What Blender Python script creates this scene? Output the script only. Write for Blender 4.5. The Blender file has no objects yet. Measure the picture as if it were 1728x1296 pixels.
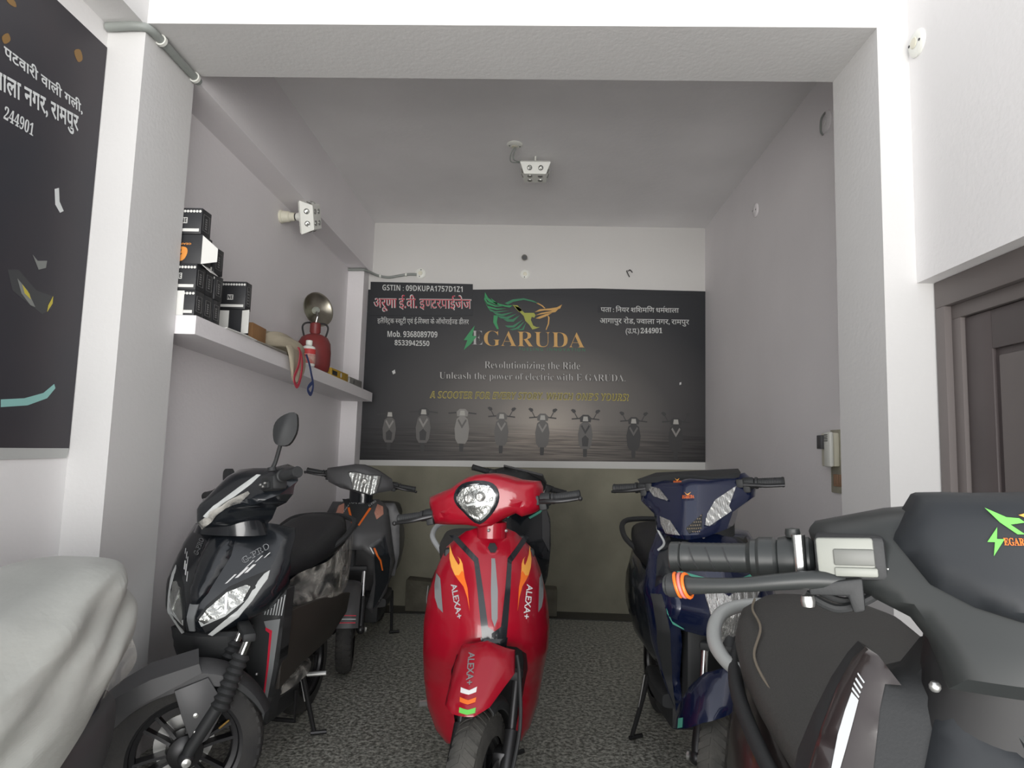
import bpy, bmesh, math, random
from mathutils import Vector, Matrix, geometry
random.seed(7)
PI = math.pi
S = bpy.context.scene
COL = S.collection
# ------------------------------------------------------------------ camera
cam = bpy.data.cameras.new('camera')
cam_ob = bpy.data.objects.new('camera', cam)
COL.objects.link(cam_ob)
cam.sensor_width = 36
cam.lens = 36 * 1117.0 / 1728
cam.clip_start = 0.02
cam_ob.matrix_world = Matrix([[0.999092, -0.0247, 0.034721, 0.0], [0.032046, -0.10148, -0.994321, 0.0], [0.028083, 0.994531, -0.100596, 1.28], [0.0, 0.0, 0.0, 1.0]])
S.camera = cam_ob
# ------------------------------------------------------------------ daylight
world = bpy.data.worlds.new('overcast_sky')
S.world = world
world.use_nodes = True
nt = world.node_tree
bg = nt.nodes['Background']
tc = nt.nodes.new('ShaderNodeTexCoord')
sx = nt.nodes.new('ShaderNodeSeparateXYZ')
mr = nt.nodes.new('ShaderNodeMapRange')          # -1..1 -> 0..1 : street below, hazy sky above
mr.inputs['From Min'].default_value = -1
rp = nt.nodes.new('ShaderNodeValToRGB')
nt.links.new(tc.outputs['Generated'], sx.inputs[0])
nt.links.new(sx.outputs['Z'], mr.inputs['Value'])
nt.links.new(mr.outputs[0], rp.inputs[0])
cr = rp.color_ramp
cr.elements[0].position = 0.0
cr.elements[0].color = (1.0, 0.97, 0.92, 1)
cr.elements[1].position = 1.0
cr.elements[1].color = (0.30, 0.31, 0.33, 1)
for q, c in ((0.47, (1.0, 0.97, 0.93)), (0.53, (0.82, 0.81, 0.80)), (0.70, (0.46, 0.47, 0.49))):
    e = cr.elements.new(q); e.color = (c[0], c[1], c[2], 1)
nt.links.new(rp.outputs[0], bg.inputs[0])
bg.inputs[1].default_value = 2.5
day_fill = bpy.data.lights.new('interior_fill', 'AREA')       # added fill lamp out of view, standing for street daylight, lifts the interior
day_fill.shape = 'RECTANGLE'
day_fill.size = 9.0
day_fill.size_y = 4.2
day_fill.energy = 780
day_fill.color = (1.0, 0.985, 0.96)
day_fill_ob = bpy.data.objects.new('interior_fill', day_fill)
COL.objects.link(day_fill_ob)
day_fill_ob.location = (0.0, -7.5, 0.6)
day_fill_ob.rotation_euler = (math.radians(90), 0, 0)
S.view_settings.view_transform = 'Standard'
S.view_settings.look = 'None'
S.view_settings.gamma = 1.0
S.view_settings.use_curve_mapping = False
S.view_settings.exposure = 0.12

# ------------------------------------------------------------------ materials
def mat(name, col, rough=0.5, metal=0.0, coat=0.0, bump=0.0, bscale=40.0, vary=0.0, vscale=6.0, spec=0.5, alpha=1.0, trans=0.0, emit=None, stretch=None, dirt=None):
    m = bpy.data.materials.new(name)
    m.use_nodes = True
    n = m.node_tree
    p = n.nodes['Principled BSDF']
    c = (col[0], col[1], col[2], 1)
    p.inputs['Base Color'].default_value = c
    p.inputs['Roughness'].default_value = rough
    p.inputs['Metallic'].default_value = metal
    p.inputs['Coat Weight'].default_value = coat
    p.inputs['Coat Roughness'].default_value = 0.06
    p.inputs['Specular IOR Level'].default_value = spec
    p.inputs['Alpha'].default_value = alpha
    p.inputs['Transmission Weight'].default_value = trans
    t = n.nodes.new('ShaderNodeTexCoord')
    vec = t.outputs['Object']
    if stretch:
        mp = n.nodes.new('ShaderNodeMapping')
        mp.inputs['Scale'].default_value = stretch
        n.links.new(vec, mp.inputs[0])
        vec = mp.outputs[0]
    if vary:
        a = n.nodes.new('ShaderNodeTexNoise')
        a.inputs['Scale'].default_value = vscale
        a.inputs['Detail'].default_value = 5
        n.links.new(vec, a.inputs['Vector'])
        mr = n.nodes.new('ShaderNodeMapRange')
        mr.inputs['From Min'].default_value = 0.3
        mr.inputs['From Max'].default_value = 0.7
        n.links.new(a.outputs['Fac'], mr.inputs['Value'])
        mx = n.nodes.new('ShaderNodeMix')
        mx.data_type = 'RGBA'
        d = dirt if dirt else [max(0, q * (1 - vary)) for q in col]
        mx.inputs['A'].default_value = c
        mx.inputs['B'].default_value = (d[0], d[1], d[2], 1)
        n.links.new(mr.outputs[0], mx.inputs['Factor'])
        n.links.new(mx.outputs['Result'], p.inputs['Base Color'])
    if bump:
        b = n.nodes.new('ShaderNodeTexNoise')
        b.inputs['Scale'].default_value = bscale
        b.inputs['Detail'].default_value = 4
        n.links.new(vec, b.inputs['Vector'])
        bp = n.nodes.new('ShaderNodeBump')
        bp.inputs['Strength'].default_value = bump
        bp.inputs['Distance'].default_value = 0.01
        n.links.new(b.outputs['Fac'], bp.inputs['Height'])
        n.links.new(bp.outputs[0], p.inputs['Normal'])
    if emit:
        p.inputs['Emission Color'].default_value = (emit[0], emit[1], emit[2], 1)
        p.inputs['Emission Strength'].default_value = emit[3]
    return m

# ------------------------------------------------------------------ mesh building
class MB:
    def __init__(s, mtx=None):
        s.v = []; s.f = []; s.mi = []; s.m = mtx; s.cur = 0
    def add(s, vs, fs):
        b = len(s.v)
        for q in vs:
            q = Vector(q)
            s.v.append(tuple(s.m @ q) if s.m is not None else tuple(q))
        for q in fs:
            s.f.append([b + i for i in q]); s.mi.append(s.cur)
        return s
    def loft(s, rings, closed=True, cap0=True, cap1=True):
        n = len(rings[0]); vs = [p for r in rings for p in r]; fs = []
        for i in range(len(rings) - 1):
            for j in range(n if closed else n - 1):
                k = (j + 1) % n
                fs.append((i * n + j, i * n + k, (i + 1) * n + k, (i + 1) * n + j))
        if cap0: fs.append(tuple(range(n))[::-1])
        if cap1: fs.append(tuple((len(rings) - 1) * n + j for j in range(n)))
        return s.add(vs, fs)
    def tube(s, pts, r, n=12, caps=True, smooth=0):
        pts = [Vector(p) for p in pts]
        if smooth: pts, r = spline(pts, r, smooth)
        rr = r if isinstance(r, (list, tuple)) else [r] * len(pts)
        rings = []; up = None
        for i, p in enumerate(pts):
            t = (pts[min(i + 1, len(pts) - 1)] - pts[max(i - 1, 0)]).normalized()
            if up is None:
                up = Vector((0, 0, 1)) if abs(t.z) < 0.9 else Vector((1, 0, 0))
            up = (up - t * up.dot(t)).normalized()
            w = t.cross(up)
            rings.append([p + (up * math.cos(2 * PI * k / n) + w * math.sin(2 * PI * k / n)) * rr[i] for k in range(n)])
        return s.loft(rings, True, caps, caps)
    def lathe(s, prof, c, axis=(0, 0, 1), n=24, caps=False):      # prof: (radius, height along the axis)
        a = Vector(axis).normalized(); u = a.orthogonal().normalized(); w = a.cross(u); c = Vector(c)
        rings = [[c + a * h + (u * math.cos(2 * PI * k / n) + w * math.sin(2 * PI * k / n)) * r for k in range(n)] for r, h in prof]
        return s.loft(rings, True, caps, caps)
    def sphere(s, c, r, n=12, sq=(1, 1, 1)):
        c = Vector(c)
        rings = []
        for i in range(n // 2 + 1):
            a = PI * i / (n // 2); rad = max(1e-4, math.sin(a))
            rings.append([c + Vector((r * sq[0] * rad * math.cos(2 * PI * k / n), r * sq[1] * rad * math.sin(2 * PI * k / n), -r * sq[2] * math.cos(a))) for k in range(n)])
        return s.loft(rings)
    def box(s, lo, hi, bev=0.0):
        b = bmesh.new()
        bmesh.ops.create_cube(b, size=1)
        for q in b.verts:
            q.co = Vector([lo[i] + (q.co[i] + .5) * (hi[i] - lo[i]) for i in range(3)])
        if bev:
            bmesh.ops.bevel(b, geom=b.edges[:], offset=bev, segments=2, profile=.5, affect='EDGES')
        b.verts.index_update()
        s.add([q.co.copy() for q in b.verts], [[q.index for q in g.verts] for g in b.faces])
        b.free(); return s
    def prism(s, poly, d0, d1, plane='xz', bev=0.0):              # polygon extruded along the missing axis
        def P(a, b, d):
            return {'xz': (a, d, b), 'yz': (d, a, b), 'xy': (a, b, d)}[plane]
        b = bmesh.new()
        vs = [b.verts.new(P(q[0], q[1], d0)) for q in poly]
        f = b.faces.new(vs)
        r = bmesh.ops.extrude_face_region(b, geom=[f])
        dv = Vector(P(0, 0, d1 - d0))
        for q in r['geom']:
            if isinstance(q, bmesh.types.BMVert): q.co += dv
        bmesh.ops.recalc_face_normals(b, faces=b.faces[:])
        if bev:
            bmesh.ops.bevel(b, geom=b.edges[:], offset=bev, segments=2, profile=.5, affect='EDGES')
        b.verts.index_update()
        s.add([q.co.copy() for q in b.verts], [[q.index for q in g.verts] for g in b.faces])
        b.free(); return s
    def shell(s, outline, D, thick=0.004, res=0.02, roll=0.0, rw=0.02, off=0.0, holes=(), back=None):
        """outline in (x,z); the front face follows y = D(x,z); closed with a back face 'thick' behind"""
        def dens(o):
            out = []
            for i, p in enumerate(o):
                q = o[(i + 1) % len(o)]; L = math.hypot(q[0] - p[0], q[1] - p[1]); k = max(1, int(math.ceil(L / res)))
                for j in range(k): out.append(Vector((p[0] + (q[0] - p[0]) * j / k, p[1] + (q[1] - p[1]) * j / k)))
            return out
        loops = [dens(outline)] + [dens(h) for h in holes]
        pts = []; edges = []
        for l in loops:
            b = len(pts); pts += l
            edges += [(b + i, b + (i + 1) % len(l)) for i in range(len(l))]
        ne = len(pts)
        segs = [(pts[a], pts[b]) for a, b in edges]
        def dist(p):
            d = 9.0
            for a, b in segs:
                ab = b - a; L = ab.length_squared
                t = max(0, min(1, (p - a).dot(ab) / L)) if L > 0 else 0
                d = min(d, (p - a - ab * t).length)
            return d
        def inside(p):
            c = False
            for a, b in segs:
                if (a.y > p.y) != (b.y > p.y) and p.x < (b.x - a.x) * (p.y - a.y) / (b.y - a.y) + a.x: c = not c
            return c
        x0 = min(p.x for p in pts); x1 = max(p.x for p in pts); z0 = min(p.y for p in pts); z1 = max(p.y for p in pts)
        nx = int((x1 - x0) / res) + 1; nz = int((z1 - z0) / (res * .87)) + 1
        for j in range(nz + 1):
            for i in range(nx + 1):
                p = Vector((x0 + (i + .5 * (j % 2)) * res, z0 + j * res * .87))
                if inside(p) and dist(p) > res * .45: pts.append(p)
        V, E_, F, *_r = geometry.delaunay_2d_cdt(pts, edges, [], 0, 1e-7)
        F = [f for f in F if inside((V[f[0]] + V[f[1]] + V[f[2]]) / 3)]
        used = sorted({i for f in F for i in f}); ix = {o: k for k, o in enumerate(used)}
        F = [tuple(ix[i] for i in f) for f in F]; V = [V[i] for i in used]; n = len(V)
        fr = []; bk = []
        for p in V:
            y = D(p.x, p.y) - off
            if roll:
                t = max(0.0, 1 - dist(p) / rw); y += roll * (1 - math.sqrt(max(0, 1 - t * t)))
            fr.append((p.x, y, p.y)); bk.append((p.x, (back(p.x, p.y) if back else y + thick), p.y))
        cnt = {}
        fs = []
        for f in F:
            a, b, c = (V[i] for i in f)
            if (b - a).cross(c - a) < 0: f = (f[0], f[2], f[1])
            fs.append(f); fs.append((f[2] + n, f[1] + n, f[0] + n))
            for q in range(3):
                e = (f[q], f[(q + 1) % 3]); cnt[e] = 1
        for (a, b) in list(cnt):
            if (b, a) not in cnt: fs.append((b, a, a + n, b + n))
        return s.add(fr + bk, fs)
    def build(s, name, m, parent=None, smooth=35, sub=0):
        me = bpy.data.meshes.new(name)
        me.from_pydata([tuple(q) for q in s.v], [], s.f)
        ms = m if isinstance(m, (list, tuple)) else [m]
        for q in ms: me.materials.append(q)
        if len(ms) > 1:
            for pl, i in zip(me.polygons, s.mi): pl.material_index = i
        b = bmesh.new(); b.from_mesh(me)
        bmesh.ops.recalc_face_normals(b, faces=b.faces[:]); b.to_mesh(me); b.free()
        o = bpy.data.objects.new(name, me)
        COL.objects.link(o)
        if parent: o.parent = parent
        if smooth:
            me.polygons.foreach_set('use_smooth', [True] * len(me.polygons))
            me.set_sharp_from_angle(angle=math.radians(smooth))
        if sub:
            md = o.modifiers.new('smooth', 'SUBSURF'); md.levels = sub; md.render_levels = sub
        return o

def spline(pts, r, k):
    P = [Vector(p) for p in pts]; out = []; ro = []
    rr = r if isinstance(r, (list, tuple)) else [r] * len(P)
    for i in range(len(P) - 1):
        a = P[max(i - 1, 0)]; b = P[i]; c = P[i + 1]; d = P[min(i + 2, len(P) - 1)]
        for j in range(k):
            t = j / k
            out.append(.5 * ((2 * b) + (c - a) * t + (2 * a - 5 * b + 4 * c - d) * t * t + (3 * b - a - 3 * c + d) * t ** 3))
            ro.append(rr[i] + (rr[i + 1] - rr[i]) * t)
    out.append(P[-1]); ro.append(rr[-1])
    return out, ro
def round_poly(pts, k=4):                                        # closed Catmull-Rom through 2D points
    n = len(pts); o = []
    for i in range(n):
        a, b, c, d = (Vector(pts[(i + q) % n]) for q in (-1, 0, 1, 2))
        for j in range(k):
            t = j / k
            q = .5 * ((2 * b) + (c - a) * t + (2 * a - 5 * b + 4 * c - d) * t * t + (3 * b - a - 3 * c + d) * t ** 3)
            o.append((q.x, q.y))
    return o
def mir(pts): return [(-x, z) for x, z in pts][::-1]
def both(pts): return pts + mir(pts)                              # half outline from top centre down to bottom centre, mirrored
def ring(cx, cy, cz, w, h, n=20, e=2.6, top=None):                # superellipse ring in the x-z plane at depth cy
    o = []
    for k in range(n):
        a = 2 * PI * k / n; c = math.cos(a); q = math.sin(a)
        o.append(Vector((cx + w * math.copysign(abs(c) ** (2 / e), c), cy, cz + h * math.copysign(abs(q) ** (2 / e), q))))
    return o
def interp(tab, x):
    if x <= tab[0][0]: return tab[0][1]
    for (a, p), (b, q) in zip(tab, tab[1:]):
        if x <= b: 
            t = (x - a) / (b - a); t = t * t * (3 - 2 * t) * .5 + t * .5
            return p + (q - p) * t
    return tab[-1][1]
def empty(name, loc, rz=0):
    o = bpy.data.objects.new(name, None); COL.objects.link(o)
    o.location = loc; o.rotation_euler = (0, 0, rz); o.empty_display_size = .1
    return o
def tag(o, label=None, cat=None, group=None, kind=None):
    if label: o['label'] = label
    if cat: o['category'] = cat
    if group: o['group'] = group
    if kind: o['kind'] = kind
    return o
# ------------------------------------------------------------------ lettering
def serif(s, A=0x1D400, a=0x1D41A, d=0x1D7CE):
    o = ''
    for c in s:
        if 'A' <= c <= 'Z': o += chr(A + ord(c) - 65)
        elif 'a' <= c <= 'z': o += chr(a + ord(c) - 97)
        elif '0' <= c <= '9': o += chr(d + ord(c) - 48)
        else: o += c
    return o
def sansb(s): return serif(s, 0x1D5D4, 0x1D5EE, 0x1D7EC)
def sansbi(s): return serif(s, 0x1D63C, 0x1D656, 0x1D7EC)
def glyphs(s, bold=0.0):
    c = bpy.data.curves.new('t', 'FONT'); c.body = s; c.size = 1; c.offset = bold; c.resolution_u = 4
    o = bpy.data.objects.new('t', c)
    me = bpy.data.meshes.new_from_object(o)
    v = [(q.co.x, q.co.y) for q in me.vertices]; f = [tuple(p.vertices) for p in me.polygons]
    bpy.data.objects.remove(o); bpy.data.curves.remove(c); bpy.data.meshes.remove(me)
    return v, f
def cut(vf, xmax):                                               # half form of a Devanagari letter: drop its right bar
    b = bmesh.new(); vs = [b.verts.new((x, y, 0)) for x, y in vf[0]]
    for f in vf[1]:
        try: b.faces.new([vs[i] for i in f])
        except ValueError: pass
    bmesh.ops.bisect_plane(b, geom=b.verts[:] + b.edges[:] + b.faces[:], plane_co=(xmax, 0, 0), plane_no=(1, 0, 0), clear_outer=True)
    b.verts.index_update()
    r = ([(q.co.x, q.co.y) for q in b.verts], [[q.index for q in g.verts] for g in b.faces]); b.free(); return r
def deva(tokens, bold=0.012):
    """tokens: str = letters, ('half', letter, fraction), ('ra',) = rakar stroke under the last letter, ('reph',), ' ' = gap"""
    V = []; F = []; x = 0.0
    def put(vf, dx):
        b = len(V); V.extend([(q[0] + dx, q[1]) for q in vf[0]]); F.extend([[b + i for i in f] for f in vf[1]])
    for t in tokens:
        if t == ' ': x += .24; continue
        if t == ('ra',):
            put(([(-.40, .17), (-.37, .22), (-.62, -.02), (-.66, .03)], [(0, 1, 2, 3)]), x); continue
        if t == ('tra',):
            put(([(-.32, -.02), (-.28, .03), (-.52, -.20), (-.56, -.15), (-.04, -.20), (-.08, -.24)], [(0, 1, 2, 3), (0, 1, 4, 5)]), x); continue
        if t == ('reph',):
            put(([(-.03, .68), (.02, .68), (.06, .82), (.16, .86), (.15, .91), (.02, .86)], [(0, 1, 2, 5), (2, 3, 4, 5)]), x - .14); continue
        if isinstance(t, tuple):
            g = glyphs(t[1], bold); w = max(q[0] for q in g[0]); mn = min(q[0] for q in g[0])
            g = cut(g, mn + (w - mn) * t[2])
        else: g = glyphs(t, bold)
        mn = min(q[0] for q in g[0]); mx = max(q[0] for q in g[0])
        put(g, x - mn); x += .247 if t == 'ि' else mx - mn - .012
    return V, F
def letter(mb, vf, box, D, off=0.001, shear=0.0, flip=False, corners=None):
    """fit lettering to box (x0,z0,x1,z1) - or to corners (bl, br, tl) - on the surface y = D(x,z)"""
    vs, fs = vf
    x0 = min(q[0] for q in vs); x1 = max(q[0] for q in vs); y0 = min(q[1] for q in vs); y1 = max(q[1] for q in vs)
    out = []
    for x, y in vs:
        u = (x - x0) / (x1 - x0); w = (y - y0) / (y1 - y0)
        if corners:
            bl, br, tl = corners
            X = bl[0] + (br[0] - bl[0]) * u + (tl[0] - bl[0]) * w; Z = bl[1] + (br[1] - bl[1]) * u + (tl[1] - bl[1]) * w
        else:
            X = box[0] + (box[2] - box[0]) * u + shear * w; Z = box[1] + (box[3] - box[1]) * w
        out.append((X, D(X, Z) - off, Z))
    mb.add(out, fs)
    return mb

M_wall = mat('wall_paint', (.84, .815, .83), .75, bump=.12, bscale=60, vary=.06, vscale=1.3)  # inside white set lighter to make up for the dim interior light
M_front = mat('front_wall_dimmed', (.67, .665, .66), .75, bump=.1, bscale=60, vary=.04, vscale=1.6)  # white set darker to hold down the strong daylight on the front
M_porch = mat('porch_wall_lifted', (.82, .81, .81), .75, bump=.1, bscale=60, vary=.04, vscale=1.6)  # lighter copy of the front white, keeps the porch walls bright
M_back = mat('back_wall_dimmed', (.64, .63, .615), .75, bump=.1, bscale=50, vary=.06, vscale=1.1)  # white set darker to offset the light reaching the back wall
M_ceil = mat('ceiling_paint', (.87, .86, .865), .8, bump=.15, bscale=30, vary=.09, vscale=1.7)
M_cement = mat('bare_cement', (.30, .288, .22), .85, bump=.25, bscale=35, vary=.35, vscale=2.4)
M_brown = mat('door_brown', (.16, .14, .135), .55, vary=.18, vscale=3.0, stretch=(1, 1, .25))
M_dbrown = mat('door_dark', (.085, .07, .07), .5, vary=.2, vscale=4)
M_white = mat('white_plastic', (.80, .81, .76), .35)
M_cream = mat('cream_plastic', (.72, .70, .58), .4)
M_pipe = mat('grey_conduit', (.27, .29, .275), .5)
M_red = mat('red_paint', (.33, .004, .017), .28, .0, coat=.55, spec=.4)
M_black = mat('gloss_black', (.010, .0125, .016), .22, coat=.6)
M_navy = mat('navy_paint', (.005, .0105, .042), .25, .15, coat=.9)
M_matte = mat('matte_black_plastic', (.024, .0255, .027), .6, bump=.05, bscale=300)
M_mattegrey = mat('matte_grey_paint', (.085, .085, .088), .45, .2)
M_visor = mat('satin_charcoal', (.018, .021, .025), .55, vary=.12, vscale=4)
M_fore = mat('satin_black_plastic', (.028, .031, .031), .38)
M_foreglossy = mat('dusty_gloss_black', (.018, .010, .011), .28, coat=.5, vary=.9, vscale=7, dirt=(.045, .040, .038))
M_seat = mat('black_seat_vinyl', (.016, .017, .019), .5, bump=.15, bscale=180)
M_seatgrey = mat('charcoal_seat_vinyl', (.060, .058, .054), .62, bump=.2, bscale=220, vary=.15, vscale=3)
M_tire = mat('tire_rubber', (.025, .025, .026), .8, bump=.2, bscale=120, vary=.3, vscale=8, dirt=(.05, .048, .045))
M_dusty = mat('dusty_tire_rubber', (.11, .105, .095), .9, bump=.2, bscale=90, vary=.5, vscale=9, dirt=(.05, .05, .046))
M_rim = mat('black_rim', (.022, .022, .024), .35, .3)
M_chrome = mat('chrome', (.80, .81, .80), .16, 1.0)
M_steel = mat('brushed_steel', (.5, .5, .49), .35, 1.0)
M_darksteel = mat('dark_steel', (.05, .05, .052), .4, .7)
M_silver = mat('silver_decal', (.52, .54, .55), .4, .2)
M_greydecal = mat('grey_decal', (.22, .23, .235), .5)
M_whitedecal = mat('white_decal', (.78, .78, .78), .45)
M_orange = mat('orange_decal', (.85, .17, .02), .4)
M_yellow = mat('amber_decal', (.85, .38, .07), .4)
M_green = mat('green_decal', (.16, .62, .10), .4)
M_teal = mat('teal_decal', (.09, .38, .28), .4)
M_redline = mat('red_decal', (.62, .02, .05), .4)
M_drl = mat('light_guide', (.62, .64, .63), .35)
M_lensin = mat('lamp_reflector', (.45, .46, .44), .22, .85, bump=.55, bscale=55)
M_lensfluted = mat('fluted_reflector', (.60, .60, .58), .25, .8, bump=.8, bscale=34, stretch=(5, 1, 1))
M_bolt = mat('zinc_bolt', (.72, .72, .70), .3, .9)
M_film = bpy.data.materials.new('clear_wrap_film')
M_film.use_nodes = True
_n = M_film.node_tree; _p = _n.nodes['Principled BSDF']
_p.inputs['Base Color'].default_value = (.72, .70, .64, 1); _p.inputs['Roughness'].default_value = .22
_t = _n.nodes.new('ShaderNodeTexCoord'); _w = _n.nodes.new('ShaderNodeTexNoise'); _w.inputs['Scale'].default_value = 9; _w.inputs['Detail'].default_value = 6; _w.inputs['Distortion'].default_value = 1.4
_n.links.new(_t.outputs['Object'], _w.inputs['Vector'])
_r = _n.nodes.new('ShaderNodeValToRGB'); _r.color_ramp.elements[0].position = .40; _r.color_ramp.elements[0].color = (.05, .05, .05, 1); _r.color_ramp.elements[1].position = .72; _r.color_ramp.elements[1].color = (.62, .62, .62, 1)
_n.links.new(_w.outputs['Fac'], _r.inputs[0]); _n.links.new(_r.outputs[0], _p.inputs['Alpha'])
_b = _n.nodes.new('ShaderNodeBump'); _b.inputs['Strength'].default_value = .6; _b.inputs['Distance'].default_value = .02
_n.links.new(_w.outputs['Fac'], _b.inputs['Height']); _n.links.new(_b.outputs[0], _p.inputs['Normal'])
M_foam = mat('milky_wrap_film', (.50, .51, .48), .42, bump=.25, bscale=14, vary=.12, vscale=5, stretch=(1, 1, 2.2))
M_glass = mat('lamp_glass', (.95, .97, .96), .05, trans=1.0)
M_glass.node_tree.nodes['Principled BSDF'].inputs['IOR'].default_value = 1.2
M_stripe = mat('stripe_black', (.012, .012, .013), .55)
M_skirt = mat('brown_black_panel', (.034, .030, .026), .5)

# ------------------------------------------------------------------ bodywork depth profiles (local y behind the front axle)
def lerp_tab(tab, z):
    if z <= tab[0][0]: return tab[0][1]
    for (a, p), (b, q) in zip(tab, tab[1:]):
        if z <= b: return p + (q - p) * (z - a) / (b - a)
    return tab[-1][1]
def D_red(x, z):
    return lerp_tab([(.25, .30), (.45, .245), (.56, .175), (.62, .165), (.70, .18), (.80, .215), (.88, .26), (.96, .33)], z) + .15 * (abs(x) / .2) ** 2.2
def D_redcowl(x, z):
    return -.10 + .9 * x * x + .8 * (z - .02) ** 2 + .25 * max(0, abs(x) - .12)
def D_black(x, z):
    c = lerp_tab([(.40, .33), (.50, .25), (.58, .165), (.66, .135), (.75, .17), (.86, .24), (.95, .31)], z)
    return c + .70 * (math.sqrt(x * x + .0016) - .04)
def D_blackcowl(x, z):
    return -.17 + .85 * (math.sqrt(x * x + .0009) - .03) + 1.0 * max(-.02, z + .03) + .0
def D_blue(x, z):
    c = lerp_tab([(.40, .30), (.52, .22), (.60, .16), (.70, .14), (.80, .18), (.92, .26), (1.0, .33)], z)
    return c + .85 * (math.sqrt(x * x + .0025) - .05)
def D_bluecowl(x, z):
    return -.13 + .65 * (math.sqrt(x * x + .0009) - .03) + .55 * (z + .05)
def D_grey(x, z):
    return lerp_tab([(.30, .30), (.5, .22), (.62, .15), (.75, .18), (.95, .32)], z) + .5 * (math.sqrt(x * x + .0025) - .05)
def D_greycowl(x, z):
    return -.10 + 1.0 * x * x + .6 * z * z + .2 * z
def D_flat(x, z): return 0.0
def D_fore(x, z):
    return lerp_tab([(.40, .12), (.70, .16), (.90, .25), (1.05, .33)], z) + .45 * (math.sqrt(x * x + .0025) - .05)
def D_forecowl(x, z):
    return -.10 + .42 * (math.sqrt(x * x + .0036) - .06) + .35 * (z + .05)
def D_fender(x, z):
    return lerp_tab([(.30, -.262), (.36, -.245), (.42, -.212), (.50, -.145), (.58, -.055), (.66, .05)], z) + 7.0 * x * x

# ------------------------------------------------------------------ the room
def struct(name, m, boxes, bev=0.0):
    b = MB()
    for lo, hi in boxes: b.box(lo, hi, bev)
    o = b.build(name, m, None, 0 if not bev else 35)
    o['kind'] = 'structure'; return o
JL, JR, Y1, Y2, YB = -1.432, 1.155, 2.20, 2.54, 5.50
XL, XR, ZC, ZBM = -1.574, 1.408, 3.205, 2.777
# terrazzo floor
M_floor = bpy.data.materials.new('grey_terrazzo')
M_floor.use_nodes = True
n = M_floor.node_tree; p = n.nodes['Principled BSDF']
t = n.nodes.new('ShaderNodeTexCoord')
v1 = n.nodes.new('ShaderNodeTexNoise'); v1.inputs['Scale'].default_value = 46; v1.inputs['Detail'].default_value = 3; v1.inputs['Roughness'].default_value = .75
v2 = n.nodes.new('ShaderNodeTexVoronoi'); v2.inputs['Scale'].default_value = 62
v3 = n.nodes.new('ShaderNodeTexNoise'); v3.inputs['Scale'].default_value = 1.6
for q in (v1, v2, v3): n.links.new(t.outputs['Object'], q.inputs['Vector'])
r1 = n.nodes.new('ShaderNodeValToRGB')
r1.color_ramp.elements[0].position = .40; r1.color_ramp.elements[0].color = (.12, .122, .108, 1)
r1.color_ramp.elements[1].position = .62; r1.color_ramp.elements[1].color = (.46, .463, .42, 1)
n.links.new(v1.outputs['Fac'], r1.inputs[0])
r2 = n.nodes.new('ShaderNodeValToRGB')
r2.color_ramp.elements[0].position = .0; r2.color_ramp.elements[0].color = (.55, .55, .52, 1)
r2.color_ramp.elements[1].position = .55; r2.color_ramp.elements[1].color = (1.25, 1.25, 1.22, 1)
n.links.new(v2.outputs['Distance'], r2.inputs[0])
mx = n.nodes.new('ShaderNodeMix'); mx.data_type = 'RGBA'; mx.blend_type = 'MULTIPLY'; mx.inputs['Factor'].default_value = .8
n.links.new(r1.outputs[0], mx.inputs['A']); n.links.new(r2.outputs[0], mx.inputs['B'])
n.links.new(mx.outputs['Result'], p.inputs['Base Color'])
p.inputs['Roughness'].default_value = .38
struct('floor', M_floor, [((-3.2, -.7, -.12), (3.2, YB + .2, 0))])
M_granite = mat('dark_granite', (.035, .034, .032), .35, vary=.4, vscale=40)
struct('trim_1', M_granite, [((-1.44, YB - .235, .001), (XR, YB, .006))])          # dark strip along the foot of the back wall
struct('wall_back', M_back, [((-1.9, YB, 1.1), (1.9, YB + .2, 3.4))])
struct('trim_2', M_cement, [((-1.9, YB - .004, 0), (1.9, YB + .2, 1.2))])          # unpainted cement dado
struct('wall_left', M_wall, [((XL - .25, Y2 - .02, 0), (XL, YB + .1, 3.4))])
struct('wall_right', M_wall, [((XR, Y2 - .02, 0), (XR + .25, YB + .1, 3.4))])
struct('ceiling', M_ceil, [((-2.0, Y1 + .05, ZC), (2.0, YB + .2, ZC + .2))])
struct('trim_3', M_wall, [((XL - .1, Y2 - .02, 2.752), (-1.414, YB + .02, ZC + .02))])   # beam along the left wall
struct('trim_4', M_wall, [((XL - .02, 5.335, 0), (-1.441, YB + .02, 2.77))])         # pilaster in the far left corner
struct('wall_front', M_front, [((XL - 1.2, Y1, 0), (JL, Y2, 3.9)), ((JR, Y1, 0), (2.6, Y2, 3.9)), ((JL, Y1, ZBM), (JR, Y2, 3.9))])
struct('wall_porch_left', M_porch, [((-1.9, .2, 0), (-1.571, Y1, 3.9))])
struct('trim_5', M_front, [((-1.575, .2, 2.765), (-1.43, Y1, 3.3))])               # beam over the printed banner
struct('wall_porch_right', M_porch, [((1.261, -.5, 1.873), (1.7, Y1 + .05, 3.9)), ((1.261, -.5, 0), (1.7, .44, 1.873)), ((1.40, .44, 0), (1.7, Y1, 1.873))])
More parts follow.
